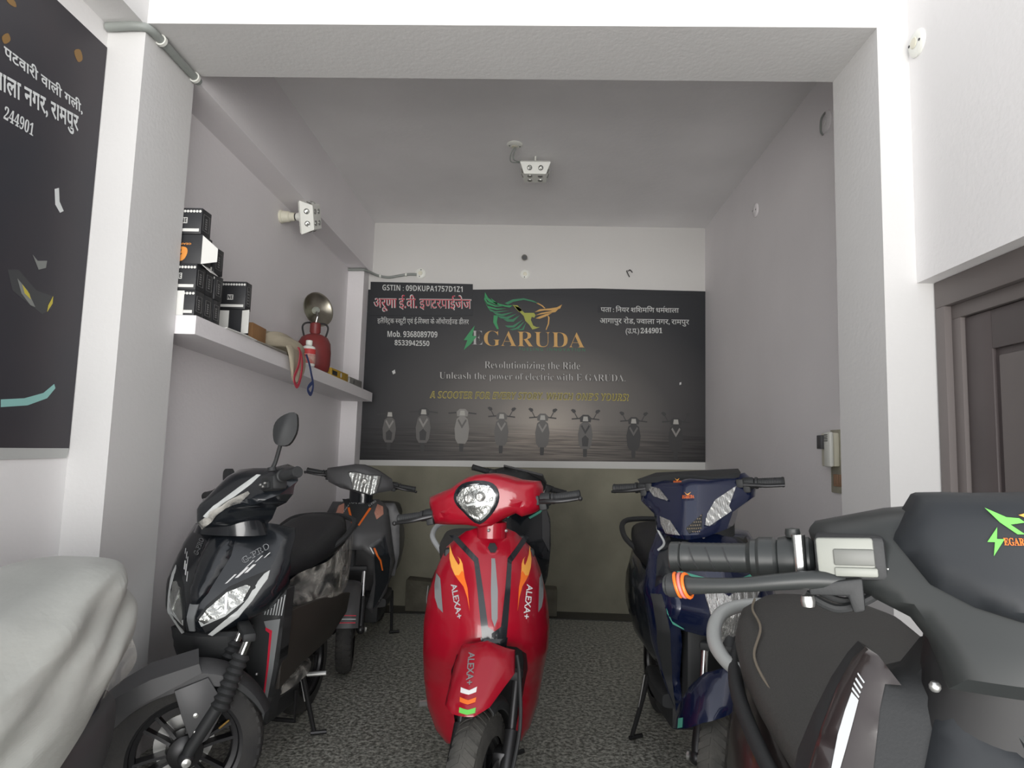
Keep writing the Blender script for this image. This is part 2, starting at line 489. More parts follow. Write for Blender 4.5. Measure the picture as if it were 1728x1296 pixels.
# brown door set into the right of the porch
d = empty('door_1', (1.313, 1.3, 0)); d['kind'] = 'structure'
def dbox(nm, m, lo, hi, par, bev=.003):
    return MB().box([lo[0], lo[1] - 1.3, lo[2]], [hi[0], hi[1] - 1.3, hi[2]], bev).build(nm, m, par)
f1 = MB()
f1.box((0, .845, 0), (.07, .893, 1.785), .002); f1.box((0, -.85, 1.785), (.07, .893, 1.872), .002)
f1.box((.022, .80, 0), (.075, .845, 1.74), .002); f1.box((.022, -.85, 1.74), (.075, .845, 1.785), .002)
f1.build('door_frame', M_brown, d)
lf = MB(); lf.box((.045, -.85, .01), (.085, .80, 1.74), .003)
lf.box((.034, .68, .01), (.05, .798, 1.738), .004); lf.box((.034, -.85, 1.62), (.05, .68, 1.738), .004)
lf.build('door_leaf', M_dbrown, d)
pn = MB(); pn.box((.037, -.75, .30), (.05, .66, 1.60), .006); pn.build('door_panel', M_brown, d)
# low cement ledge left over at the foot of the back wall
led = MB(); led.prism([(-.98, .0), (.215, .0), (.215, .205), (.0, .215), (-.3, .20), (-.98, .245)], YB - .17, YB - .004, 'xz', .006)
led.build('trim_6', mat('rough_cement', (.16, .15, .115), .9, bump=.5, bscale=25, vary=.5, vscale=6), None)['kind'] = 'structure'
# white concrete shelf on the left wall
sh = MB()
sh.loft([[Vector(q) for q in ((XL, 2.545, 1.705), (-1.35, 2.545, 1.705), (-1.35, 2.545, 1.78), (XL, 2.545, 1.78))], [Vector(q) for q in ((XL, 5.333, 1.646), (-1.322, 5.333, 1.646), (-1.322, 5.333, 1.718), (XL, 5.333, 1.718))]])
sh = sh.build('wall_shelf', M_wall, None, 0)
tag(sh, 'long whitewashed concrete shelf along the left wall holding black boxes', 'shelf')
def shz(y): return 1.78 - .02224 * (y - 2.545)

# ------------------------------------------------------------------ parts every scooter has
def wheel(root, m, R=.235, wid=.10, rim_r=.158, tm=None, name='front_wheel', spokes=6, knobs=True):
    tm = tm or M_tire
    c = Vector((0, 0, R)); ax = (1, 0, 0)
    rim = MB(m)
    w = wid * .36
    for sg in (-1, 1):
        rim.lathe([(rim_r - .030, sg * w * .55), (rim_r - .014, sg * w * .7), (rim_r - .010, sg * w), (rim_r + .002, sg * (w + .004)), (rim_r + .004, sg * w * .85)], c, ax, 48)
    rim.lathe([(rim_r - .028, -w * .6), (rim_r - .034, 0), (rim_r - .028, w * .6)], c, ax, 48)
    for k in range(spokes):
        a = 2 * PI * k / spokes + .3
        for d in (-.012, .012):
            u = Vector((0, math.cos(a), math.sin(a))); t = Vector((0, -math.sin(a), math.cos(a)))
            p0 = c + u * .045 + t * d * .8; p1 = c + u * (rim_r - .024) + t * d * 2.1
            rings = []
            for p, h in ((p0, .026), (p0 * .5 + p1 * .5, .019), (p1, .022)):
                rings.append([p + Vector((h, 0, 0)) + t * .005, p + Vector((h, 0, 0)) - t * .005, p - Vector((h, 0, 0)) - t * .005, p - Vector((h, 0, 0)) + t * .005])
            rim.loft(rings)
    wo = rim.build(name, M_rim, root)
    h = MB(m)
    h.lathe([(.0, -.05), (.03, -.05), (.055, -.036), (.06, 0), (.055, .036), (.03, .05), (.0, .05)], c, ax, 24)
    h.build('hub', M_darksteel, wo)
    t = MB(m)
    hw = wid / 2; prof = []
    for i in range(13):
        a = PI * i / 12; q = math.cos(a)
        prof.append((rim_r + (R - rim_r) * (math.sin(a) ** .62 if math.sin(a) > 1e-6 else 0), hw * (1.0 if abs(q) < .8 else .92) * math.copysign(abs(q) ** .8, q)))
    t.lathe(prof, c, ax, 64)
    if knobs:
        nb = 40
        for k in range(nb):
            for sg in (-1, 1):
                a0 = 2 * PI * (k + (.5 if sg > 0 else 0)) / nb; rings = []
                for xx, rr, da in ((.004, R + .0025, 0), (hw * .45, R - .001, .05), (hw * .80, R - .013, .085)):
                    ring_ = []
                    for dw, dr in ((-.040, 0), (.040, 0), (.040, -.012), (-.040, -.012)):
                        a = a0 + da + dw * (1.15 if dr == 0 else 1.2)
                        ring_.append(c + Vector((sg * xx, math.cos(a) * (rr + dr), math.sin(a) * (rr + dr))))
                    rings.append(ring_)
                t.loft(rings)
    t.build('tire', tm, wo)
    return wo
def disc(wo, m, R, x, r=.095):
    d = MB(m); d.lathe([(.045, x - .002), (r, x - .002), (r, x + .002), (.045, x + .002), (.045, x - .002)], (0, 0, R), (1, 0, 0), 40)
    d.build('brake_disc', M_steel, wo)
    k = MB(m); k.box((x - .022, .035, R + .03), (x + .022, .105, R + .11), .008)
    k.build('brake_caliper', M_darksteel, wo)
def fork(root, m, R=.235, dx=.078, top=(.16, .66), boots=False, stem=True, sm=None):
    for sg in (-1, 1):
        x = sg * dx
        lower = MB(m)
        mid = (x, .02 + (top[0]) * .5, R + (top[1] - R) * .5)
        lower.tube([(x, 0, R), (x, .01, R + .03), mid], [.018, .021, .022], 14)
        lower.sphere((x, 0, R), .026, 12)
        lo = lower.build('fork_leg', M_darksteel if not boots else M_matte, root)
        st = MB(m); st.tube([mid, (x, top[0], top[1])], .0135, 12)
        st.build('stanchion', sm or M_chrome, lo)
        nut = MB(m); nut.lathe([(0, 0), (.014, 0), (.016, .004), (.014, .012), (0, .014)], (x + sg * .022, 0, R), (sg, 0, 0), 14)
        nut.build('axle_nut', M_bolt, lo)
        if boots:
            b = MB(m); P = []; r = []
            a = Vector(mid); e = Vector((x, top[0], top[1])); 
            for i in range(17):
                P.append(a + (e - a) * (-.22 + .92 * i / 16)); r.append((.034 if i % 2 else .026) - .004 * i / 16)
            b.tube(P, r, 18); b.build('rubber_boot', M_matte, lo)
    cr = MB(m); cr.box((-dx - .018, top[0] - .022, top[1] - .015), (dx + .018, top[0] + .022, top[1] + .015), .008)
    if not stem: return cr.build('fork_yoke', M_matte, root)
    cr.tube([(0, top[0], top[1]), (0, top[0] + .10, top[1] + .14)], .024, 14)
    cr.build('steering_stem', M_matte, root)
def arc_fender(mb, R, w, a0, a1, drop=.05, n=16, thick=.004, lip=0.0, taper=0.0):
    """U-section mudguard over the tyre; angle 0 = straight ahead, 90 = on top"""
    def sect(a, r, dd, t_in):
        u = Vector((0, -math.cos(a), math.sin(a))); k = []
        tt = (a - a0) / (a1 - a0); ww = w * (1 - taper * max(0, .5 - tt) * 2)
        pr = [(-ww, -dd), (-ww, -.012), (-ww * .8, .004), (-ww * .4, .012), (0, .014), (ww * .4, .012), (ww * .8, .004), (ww, -.012), (ww, -dd)]
        for x, h in pr:
            k.append(Vector((x * (1 - t_in), 0, R)) + u * (r + h - t_in * .04))
        return k
    rings = []
    for i in range(n + 1):
        a = a0 + (a1 - a0) * i / n
        o = sect(a, R + .022, drop * (.6 + .4 * math.sin(PI * i / n)), 0); q = sect(a, R + .022, drop * (.6 + .4 * math.sin(PI * i / n)), .07)
        rings.append(o + q[::-1])
    mb.loft(rings)
def grip_set(root, m, x0, x1, z0=0, y0=0, r=.0165, lever=True, bar_end=True, gm=None, side_names=True, dz=0.0, sw=True, sides=(-1, 1), lever_mat=None, lever_drop=.012, lever_y=-.045, ball=.009):
    for sg in sides:
        L = x1 - x0
        g = MB(m)
        prof = [(0, 0), (r * .9, 0), (r * 1.25, .003), (r * 1.25, .012), (r, .015)]
        for i in range(9):
            h = .018 + (L - .03) * i / 9
            prof += [(r, h), (r * 1.04, h + .004), (r * 1.04, h + (L - .03) / 9 - .004), (r, h + (L - .03) / 9 - .001)]
        prof += [(r * 1.06, L - .008), (r * 1.12, L - .004), (r * 1.0, L), (0, L)]
        g.lathe(prof, (sg * x0, y0, z0), (sg, 0, dz * 1.0), 20)
        go = g.build('handlebar_grip', gm or M_matte, root)
        bm_ = MB(m); bm_.tube([(sg * (x0 - .12), y0, z0 - .01), (sg * (x0 + .01), y0, z0)], .011, 12)
        bm_.build('handlebar_tube', M_darksteel, go)
        if sw:
            s = MB(m); s.lathe([(0, -.050), (.021, -.048), (.024, -.040), (.024, -.008), (.020, -.001), (0, 0)], (sg * x0, y0, z0), (sg, 0, 0), 18)
            s.box((sg * (x0 - .028) - .014, y0 - .030, z0 - .036), (sg * (x0 - .028) + .014, y0 + .012, z0 + .004), .005)
            s.build('switch_housing', M_matte, root)
        if lever:
            l = MB(m)
            pts = [(sg * (x0 - .045), y0 - .022, z0 - .004), (sg * (x0 - .005), y0 + lever_y * .85, z0 - lever_drop * .6), (sg * (x0 + L * .45), y0 + lever_y, z0 - lever_drop), (sg * (x0 + L * 1.02), y0 + lever_y * .75, z0 - lever_drop)]
            l.tube(pts, [.009, .0085, .0065, .0055], 10, smooth=5)
            if bar_end: l.sphere((sg * (x0 + L * 1.03), y0 + lever_y * .75, z0 - lever_drop), ball, 10)
            lo = l.build('brake_lever', lever_mat or M_darksteel, root)
            p = MB(m); p.box((sg * (x0 - .052) - .014, y0 - .034, z0 - .016), (sg * (x0 - .052) + .014, y0 + .018, z0 + .018), .005)
            p.build('lever_clamp', M_matte, lo)
def mirror_(root, m, base, head, hs=(.055, .085), tilt=0.0, yaw=0.0):
    base = Vector(base); head = Vector(head)
    s = MB(m); s.tube([base, base * .75 + head * .25 + Vector((0, .004, 0)), base * .2 + head * .8], [.009, .0075, .008], 10, smooth=4)
    s.lathe([(.0, 0), (.016, 0), (.016, .014), (.0, .018)], base - Vector((0, 0, .006)), (0, 0, 1), 14)
    so = s.build('mirror', M_matte, root)
    o = round_poly([(-hs[0] * .35, -hs[1]), (hs[0] * .55, -hs[1] * .92), (hs[0] * 1.0, -hs[1] * .2), (hs[0] * .92, hs[1] * .55), (hs[0] * .55, hs[1] * 1.0), (-hs[0] * .55, hs[1] * .62), (-hs[0] * 1.0, hs[1] * .1), (-hs[0] * .8, -hs[1] * .65)], 3)
    mm = (m if m is not None else Matrix.Identity(4)) @ Matrix.Translation(head) @ Matrix.Rotation(yaw, 4, 'Z') @ Matrix.Rotation(tilt, 4, 'Y')
    h = MB(mm); h.shell(o, lambda x, z: -.022 + 5.0 * x * x + 2.2 * z * z + .22 * abs(x - .2 * z), .02, .012, back=lambda x, z: .016)
    h.build('mirror_housing', M_matte, so)
    gl = MB(mm); gl.shell([(x * .9, z * .9) for x, z in o], lambda x, z: .0165, .002, .03)
    gl.build('mirror_glass', M_chrome, so)
def rear_body(root, st, m, name='rear_body', n=24, e=2.8):
    b = MB(); b.loft([ring(0, y, (z0 + z1) / 2, w, (z1 - z0) / 2, n, e) for y, w, z0, z1 in st])
    return b.build(name, m, root, 50)
def seat_loft(root, st, m, n=24, e=3.2, name='seat'):
    b = MB(); b.loft([ring(0, y, (z0 + z1) / 2, w, (z1 - z0) / 2, n, e) for y, w, z0, z1 in st])
    return b.build(name, m, root, 60)
def stand(root, x, y, spread=.0, m=None, lean=.0, L=.30):
    s = MB(); s.tube([(x, y - .06, L), (x + lean * .5, y - .02, L * .45), (x + lean, y, .012)], [.011, .011, .010], 10)
    s.tube([(x + lean - .012, y - .012, .011), (x + lean + .05, y + .018, .011)], .010, 8)
    o = s.build('side_stand', m or M_darksteel, root)
    sp = MB(); sp.tube([(x - .015, y - .05, L), (x + lean * .4 - .01, y - .025, L * .5)], .006, 8); sp.build('stand_spring', M_steel, o)
    return o
def rear_wheel(root, y, R=.225, wid=.10):
    return wheel(root, Matrix.Translation((0, y, 0)), R, wid, R * .68, M_tire, 'rear_wheel', 6, False)
def floor_board(root, y0, y1, w, z0, z1, m, rise=0.0):
    f = MB(); f.loft([ring(0, y0, (z0 + z1) / 2 + rise, w * .96, (z1 - z0) / 2, 20, 6), ring(0, y0 + .04, (z0 + z1) / 2 + rise * .4, w, (z1 - z0) / 2, 20, 6), ring(0, (y0 + y1) / 2, (z0 + z1) / 2, w, (z1 - z0) / 2, 20, 6), ring(0, y1, (z0 + z1) / 2, w * .86, (z1 - z0) / 2, 20, 6)])
    o = f.build('floorboard', m, root, 40)
    r = MB()
    for k in range(5):
        x = -w * .6 + w * 1.2 * k / 4
        r.box((x - .012, y0 + .07, z1 - .002), (x + .012, y1 - .04, z1 + .005), .002)
    r.build('foot_mat', M_matte, o)
    b = MB(); b.box((-w * .62, y0 + .08, z0 - .12), (w * .62, y1 + .02, z0 + .005), .02)
    b.build('battery_cover', M_matte, root)
    return o

# ------------------------------------------------------------------ red scooter in the middle
W_R = Matrix([[0.92718, 0.37461, 0.0, -0.06228], [-0.37461, 0.92718, 0.0, 0.02114], [0.0, 0.0, 1.0, 0.0], [0.0, 0.0, 0.0, 1.0]])
C_R = Matrix([[0.9131, 0.37461, -0.161, -0.02009], [-0.36892, 0.92718, 0.06505, 0.36402], [0.17365, 0.0, 0.98481, 1.07], [0.0, 0.0, 0.0, 1.0]])
red = empty('scooter', (-.085, 2.12, 0), math.radians(10))
SG = 'electric scooters parked in the shop'
tag(red, 'glossy red electric scooter with a round headlamp and orange flame stickers', 'scooter', SG)
half = [(0, 1.0), (.05, .997), (.092, .980), (.122, .955), (.160, .918), (.190, .85), (.220, .75), (.232, .65), (.230, .54), (.222, .44), (.205, .34), (.172, .268), (.135, .238), (.098, .245), (.112, .33), (.128, .42), (.134, .52), (.120, .585), (.08, .618), (.035, .628), (0, .630)]
ap = MB(); ap.shell([(-x, z) for x, z in half] + [(x, z) for x, z in half[::-1]][1:-1], D_red, .1, .022, roll=.012, rw=.02, back=lambda x, z: max(D_red(x, z) + .03, .36))
apron = ap.build('front_apron', M_red, red, 50)
st = [(-0.1516, 0.9617), (-0.1268, 0.9653), (-0.0523, 0.8986), (-0.0219, 0.6897), (0.0097, 0.6691), (0.0084, 0.6291), (-0.039, 0.6323), (-0.0671, 0.8866)]
for nm, poly in (('black_stripe', st), ('black_stripe', mir(st))):
    MB().shell(poly, D_red, .002, .02, off=.0015).build(nm, M_black, apron)
nb = MB(); nb.shell([(-.046, .655), (.046, .655), (.040, .618), (-.040, .618)], D_red, .012, .015, roll=.006, rw=.01, off=.006); nb.build('nose_badge', M_black, apron)
MB().shell([(-.0065, .90), (.0065, .90), (.012, .80), (.010, .715), (0, .69), (-.010, .715), (-.012, .80)], D_red, .003, .02, off=.003).build('vent_slot', M_greydecal, apron)
rm = MB(); rm.shell([(-.011, .905), (.011, .905), (.017, .80), (.014, .71), (0, .678), (-.014, .71), (-.017, .80)], D_red, .003, .02, off=.0015); rm.build('vent_rim', M_red, apron)
o = [( .024 * math.cos(a * PI / 12), .933 + .024 * math.sin(a * PI / 12)) for a in range(24)]
MB().shell(o, D_red, .006, .012, off=.004, roll=.004, rw=.006).build('badge_ring', M_red, apron)
MB().shell([(x * .72, .933 + (z - .933) * .72) for x, z in o[::4]], D_red, .004, .012, off=.0065).build('badge', M_matte, apron)
sl = [(-0.1947, 0.8311), (-0.181, 0.8174), (-0.1695, 0.7111), (-0.1869, 0.7228), (-0.1977, 0.7508), (-0.2005, 0.7899)]
fl = [(-0.1491, 0.9308), (-0.1408, 0.9048), (-0.131, 0.8873), (-0.1195, 0.8713), (-0.1154, 0.8797), (-0.1177, 0.8914), (-0.1242, 0.8981), (-0.1127, 0.8905), (-0.1063, 0.8777), (-0.1031, 0.8565), (-0.0991, 0.8341), (-0.0903, 0.8052), (-0.0826, 0.734), (-0.0909, 0.7746), (-0.1033, 0.8073), (-0.1195, 0.8237), (-0.1334, 0.8405), (-0.1442, 0.8619), (-0.1502, 0.8881)]
fl2 = [(-0.108, 0.8559), (-0.1023, 0.8505), (-0.0991, 0.8341), (-0.0903, 0.8052), (-0.0826, 0.734), (-0.0909, 0.7746), (-0.1033, 0.8073), (-0.1195, 0.8237), (-0.1326, 0.8384), (-0.1195, 0.8389)]
for k in (1, -1):
    g = (lambda q: q) if k == 1 else mir
    MB().shell(g(sl), D_red, .003, .02, off=.002).build('side_vent', M_greydecal, apron)
    MB().shell(g(fl), D_red, .0015, .014, off=.0015).build('flame_sticker', M_yellow, apron)
    MB().shell(g(fl2), D_red, .0015, .014, off=.0022).build('flame_sticker', M_orange, apron)
A = glyphs('ALEXA+', .018)
tl_ = MB(); letter(tl_, A, None, D_red, .003, corners=[(-0.1457, 0.8067), (-0.1246, 0.7018), (-0.1271, 0.8156)]); tl_.build('lettering', M_silver, apron, 0)
tr_ = MB(); letter(tr_, A, None, D_red, .003, corners=[(0.1228, 0.8127), (0.1028, 0.7081), (0.1482, 0.8043)]); tr_.build('lettering', M_whitedecal, apron, 0)
# headset
cw = [(-0.2128, 0.0659), (-0.1597, 0.0774), (-0.1074, 0.0877), (-0.0756, 0.1031), (-0.0352, 0.1181), (-0.0016, 0.1232), (0.0351, 0.1211), (0.0703, 0.1122), (0.1042, 0.0986), (0.1402, 0.0823), (0.1757, 0.0736), (0.2064, 0.067), (0.2121, 0.0475), (0.2086, 0.0085), (0.2062, -0.0253), (0.1742, -0.0426), (0.1392, -0.047), (0.1286, -0.0373), (0.1206, -0.0308), (0.0989, -0.0372), (0.0621, -0.0478), (0.028, -0.0643), (-0.0087, -0.065), (-0.058, -0.0505), (-0.1062, -0.0444), (-0.1612, -0.0391), (-0.2021, -0.0338), (-0.2117, 0.0042), (-0.2177, 0.0458)]
cm = MB(C_R); cm.shell(cw, D_redcowl, .1, .018, roll=.025, rw=.028, back=lambda x, z: .05)
cowl = cm.build('headset_cowl', M_red, red, 50)
for k in (1, -1):                                               # pressed creases of the cowl wings
    g = (lambda q: q) if k == 1 else mir
    MB(C_R).shell(g([(-.185, .0), (-.085, .028), (-.078, .008), (-.17, -.022)]), D_redcowl, .006, .015, roll=.006, rw=.012, off=.006).build('cowl_crease', M_red, cowl)
cen = (-0.0035, 0.0249)
bez = [(-0.0894, 0.0509), (-0.0782, 0.0783), (-0.0517, 0.0969), (-0.0176, 0.1025), (0.0148, 0.1007), (0.0502, 0.0914), (0.0728, 0.0734), (0.0813, 0.0461), (0.0756, 0.0164), (0.0569, -0.0114), (0.0284, -0.0359), (-0.0055, -0.0522), (-0.0355, -0.0311), (-0.0593, -0.001), (-0.0802, 0.0234)]
bez = round_poly(bez, 2)
def sc_(o, k, kz=None): return [(cen[0] + (x - cen[0]) * k, cen[1] + (z - cen[1]) * (kz or k)) for x, z in o]
MB(C_R).shell(bez, D_redcowl, .02, .016, roll=.006, rw=.01, off=.008).build('lamp_bezel', M_black, cowl)
MB(C_R).shell(sc_(bez, .86), D_redcowl, .012, .016, off=.011, roll=.004, rw=.008).build('lamp_ring', M_chrome, cowl)
D_lamp = lambda x, z: D_redcowl(x, z) - .016 - .010 * max(0, 1 - ((x - cen[0]) ** 2 + (z - cen[1]) ** 2) / .0016)
MB(C_R).shell(sc_(bez, .77), D_lamp, .01, .010).build('headlamp', M_lensin, cowl)
for dx in (-.021, .021):
    l = MB(C_R); l.lathe([(.0, -.006), (.012, -.004), (.017, .002), (.019, .01)], (cen[0] + dx, D_lamp(cen[0] + dx, cen[1] + .018) - .004, cen[1] + .018), (0, 1, 0), 18); l.build('lamp_projector', M_lensfluted, cowl)
MB(C_R).shell([(cen[0] - .036, cen[1] - .001), (cen[0] + .034, cen[1] + .003), (cen[0] + .034, cen[1] - .004), (cen[0] - .030, cen[1] - .008)], D_lamp, .003, .012, off=.003).build('lamp_divider', M_drl, cowl)
grip_set(red, C_R, .245, .352, 0, .0)
nk = MB(C_R); nk.loft([ring(.0, .03, -.055, .06, .02, 20), ring(0, .03, -.06, .055, .02, 20)]); 
nk = MB(); nk.loft([[Vector((.055 * math.cos(a * PI / 10), .345 + .05 * math.sin(a * PI / 10), z)) for a in range(20)] for z in (.965, .985, 1.02)])
nk.build('headset_neck', M_red, red)
for x in (-.018, .045):
    MB().sphere((x, .285, .995), .006, 8).build('cowl_screw', M_bolt, red)
# wheel, fork, mudguard
w = wheel(red, W_R, .24, .10, .16, M_dusty); disc(w, W_R, .24, .06)
fork(red, W_R, .24, .085, (.15, .55), sm=M_darksteel)
fo = [(-.098, .600), (-.092, .640), (0, .668), (.086, .640), (.100, .585), (.082, .56), (.058, .525), (.022, .508), (-.050, .505), (-.086, .512)]
f = MB(W_R); f.shell(fo, D_fender, .02, .018, roll=.012, rw=.016)
fd = f.build('front_mudguard', M_red, red, 50)
f = MB(W_R); arc_fender(f, .245, .062, math.radians(80), math.radians(165), .035); f.build('mudguard_liner', M_matte, fd)
tx = MB(W_R); letter(tx, A, None, D_fender, .0025, corners=[(-0.0487, 0.6396), (-0.0245, 0.5732), (-0.0256, 0.6436)]); tx.build('lettering', M_greydecal, fd, 0)
ch = [[(-0.0392, 0.5657), (-0.0089, 0.5638), (0.012, 0.5732), (0.0132, 0.5619), (-0.0068, 0.5548), (-0.036, 0.5555)], [(-0.0334, 0.5463), (-0.004, 0.544), (0.0176, 0.5513), (0.0183, 0.5413), (-0.002, 0.5352), (-0.03, 0.5373)], [(-0.0258, 0.5266), (0.0021, 0.5247), (0.0235, 0.5304), (0.0251, 0.5196), (0.0044, 0.5151), (-0.0229, 0.5168)]]
for poly, m_ in zip(ch, (M_whitedecal, M_orange, M_green)):
    MB(W_R).shell(poly, D_fender, .0015, .014, off=.0022).build('chevron_sticker', m_, fd)
hz = MB(W_R); hz.tube([(.10, .02, .27), (.12, .06, .42), (.105, .10, .56), (.09, .12, .62)], .006, 8, smooth=6); hz.build('brake_hose', M_matte, red)
# rest of the body
sh_ = MB(); sh_.prism([(-.14, .36), (.14, .36), (.17, .92), (-.17, .92)], .37, .42, 'xz', .015); sh_.build('leg_shield', M_matte, red)
floor_board(red, .40, .74, .17, .26, .31, M_matte)
rear_body(red, [(.66, .10, .30, .62), (.74, .17, .30, .70), (.92, .20, .34, .75), (1.12, .195, .42, .77), (1.28, .15, .52, .78), (1.36, .06, .60, .76)], M_red)
seat_loft(red, [(.60, .07, .72, .78), (.66, .13, .70, .80), (.9, .155, .73, .82), (1.1, .16, .76, .87), (1.26, .13, .79, .89), (1.32, .07, .81, .87)], M_seatgrey)
gr = MB(); gr.tube([(-.15, 1.10, .80), (-.19, 1.22, .86), (-.12, 1.40, .90), (.12, 1.40, .90), (.19, 1.22, .86), (.15, 1.10, .80)], .013, 10, smooth=6); gr.build('grab_rail', M_silver, red)
MB().box((-.08, 1.34, .64), (.08, 1.385, .72), .012).build('tail_lamp', M_redline, red)
rear_wheel(red, 1.16)
stand(red, .17, .80)
fp = MB(); fp.tube([(-.15, .60, .30), (-.235, .58, .30)], .012, 10); fp.build('foot_peg', M_bolt, red)
for k in (-1, 1):
    s_ = MB(); s_.tube([(k * .203, .80, .62), (k * .212, .95, .60), (k * .204, 1.1, .64)], .002, 6, smooth=6); s_.build('pinstripe', M_silver, red)

# ------------------------------------------------------------------ black scooter at the left
W_B = Matrix([[0.58779, 0.80902, 0.0, 0.05235], [-0.80902, 0.58779, 0.0, 0.07589], [0.0, 0.0, 1.0, 0.0], [0.0, 0.0, 0.0, 1.0]])
C_B = Matrix([[0.79673, 0.58779, -0.14048, 0.05188], [-0.57886, 0.80902, 0.10207, 0.36744], [0.17365, 0.0, 0.98481, 1.09], [0.0, 0.0, 0.0, 1.0]])
blk = empty('scooter', (-1.21, 2.24, 0), math.radians(-6))
tag(blk, 'glossy black scooter with twin slanted headlamps, raised mirror and turned front wheel', 'scooter', SG)
half = [(0, .968), (.06, .972), (.135, .970), (.215, .948), (.226, .91), (.236, .80), (.230, .73), (.185, .655), (.115, .615), (.045, .588), (0, .600)]
ap = MB(); ap.shell([(-x, z) for x, z in half] + half[::-1][1:-1], D_black, .1, .024, roll=.02, rw=.03, back=lambda x, z: max(D_black(x, z) + .03, .40))
bap = ap.build('front_apron', M_black, blk, 40)
crs = MB()                                                      # raised beak in the middle of the nose
crs.shell([(-.05, .93), (.05, .93), (.062, .86), (.035, .74), (.012, .70), (-.012, .70), (-.035, .74), (-.062, .86)], D_black, .02, .016, roll=.012, rw=.014, off=.014)
crs.build('nose_beak', M_black, bap, 40)
MB().shell([(-.017, .705), (.017, .705), (.010, .612), (-.010, .612)], D_black, .006, .014, off=.006).build('nose_strip', M_greydecal, bap)
lampp = [(.034, .658), (.049, .690), (.094, .743), (.139, .762), (.156, .757), (.143, .708), (.100, .667), (.037, .635)]
bez = [(.022, .660), (.040, .700), (.090, .758), (.150, .790), (.186, .806), (.176, .745), (.145, .68), (.095, .63), (.040, .605)]
drl = [(0.1938, 0.8062), (0.1954, 0.7766), (0.1682, 0.706), (0.1388, 0.6539), (0.0593, 0.5911), (0.0483, 0.5974), (0.1288, 0.6735), (0.1544, 0.7162), (0.1688, 0.7693), (0.1808, 0.7956)]
for k in (1, -1):
    g = (lambda q: q) if k == 1 else mir
    b_ = MB(); b_.shell(g(bez), D_black, .008, .014, off=.004, roll=.003, rw=.006); bo = b_.build('lamp_bezel', M_matte, bap)
    Dl = lambda x, z: D_black(x, z) - .006 - .006 * abs(math.sin(70 * (x + z)))
    b_ = MB(); b_.shell(g(lampp), Dl, .012, .009); lo_ = b_.build('headlamp', M_lensin, bap)
    MB().shell(g([(.030, .652), (.036, .630), (.104, .662), (.148, .708), (.140, .709), (.100, .672), (.042, .645)]), D_black, .004, .012, off=.010).build('lamp_trim', M_drl, bo)
    MB().shell(g([(.090, .738), (.097, .742), (.108, .676), (.101, .672)]), D_black, .004, .012, off=.0125).build('lamp_trim', M_chrome, bo)
    b_ = MB(); b_.shell(g(drl), D_black, .008, .014, off=.007, roll=.004, rw=.006); b_.build('daytime_light', M_drl, bap)
    for (x, z), L, w_ in (((.075, .768), .030, .006), ((.098, .785), .034, .009), ((.120, .800), .028, .009), ((.118, .818), .024, .004), ((.140, .835), .022, .004), ((.162, .848), .018, .004)):
        MB().shell(g([(x, z), (x + w_, z + .002), (x + w_ + L * .62, z + L), (x + L * .62, z + L)]), D_black, .0012, .02, off=.0016).build('hash_mark', M_whitedecal, bap)
GP = glyphs(serif('G-PRO'), .012); GPi = glyphs(serif('G-PRO'), -.012)
for cs in (((.1097, .8314), (.1701, .8818), (.0956, .8504)), ((-.0724, .8542), (-.0806, .909), (-.1056, .8568))):
    l = MB(); letter(l, GP, None, D_black, .004, corners=cs); l.build('lettering', M_silver, bap, 0)
    bl, br, tl = (Vector(c) for c in cs); u = (br - bl); w_ = (tl - bl)
    l = MB(); letter(l, GPi, None, D_black, .005, corners=(bl + u * .012 + w_ * .05, br - u * .012 + w_ * .05, tl + u * .012 - w_ * .05)); l.build('lettering', M_black, bap, 0)
# dark lower nose and inner shield
ln = MB(); ln.shell([(-.135, .60), (.135, .60), (.12, .50), (.07, .43), (-.07, .43), (-.12, .50)], lambda x, z: .185 + .35 * abs(x) - .25 * (z - .5), .1, .02, roll=.02, rw=.03); ln.build('lower_nose', M_matte, blk)
ish = MB(); ish.shell([(-.225, .72), (.225, .72), (.205, .45), (.165, .205), (.09, .19), (.07, .40), (-.07, .40), (-.09, .19), (-.165, .205), (-.205, .45)], lambda x, z: .36 + .5 * (.72 - z) * .12 + .25 * abs(x) * .3, .07, .02, roll=.02, rw=.03)
iso = ish.build('leg_shield', M_matte, blk)
Di = lambda x, z: .36 + .5 * (.72 - z) * .12 + .25 * abs(x) * .3
for k in (1, -1):
    g = (lambda q: q) if k == 1 else mir
    MB().shell(g([(.150, .600), (.214, .612), (.192, .42), (.160, .225), (.152, .220), (.172, .42), (.182, .560), (.158, .578)]), Di, .002, .03, off=.002).build('side_stripe', M_greydecal, iso)
    MB().shell(g([(.158, .578), (.184, .566), (.174, .42), (.157, .26), (.152, .26), (.167, .42), (.174, .556), (.158, .566)]), Di, .002, .03, off=.003).build('side_stripe', M_redline, iso)
    for j in range(7):
        x = .15 + .011 * j
        MB().shell(g([(x, .625), (x + .004, .625), (x + .010 + .001 * j, .65 + .009 * j), (x + .006 + .001 * j, .65 + .009 * j)]), Di, .001, .03, off=.002).build('hash_mark', M_silver, iso)
    MB().sphere((k * .13, .385, .40), .006, 8).build('shield_screw', M_bolt, iso)
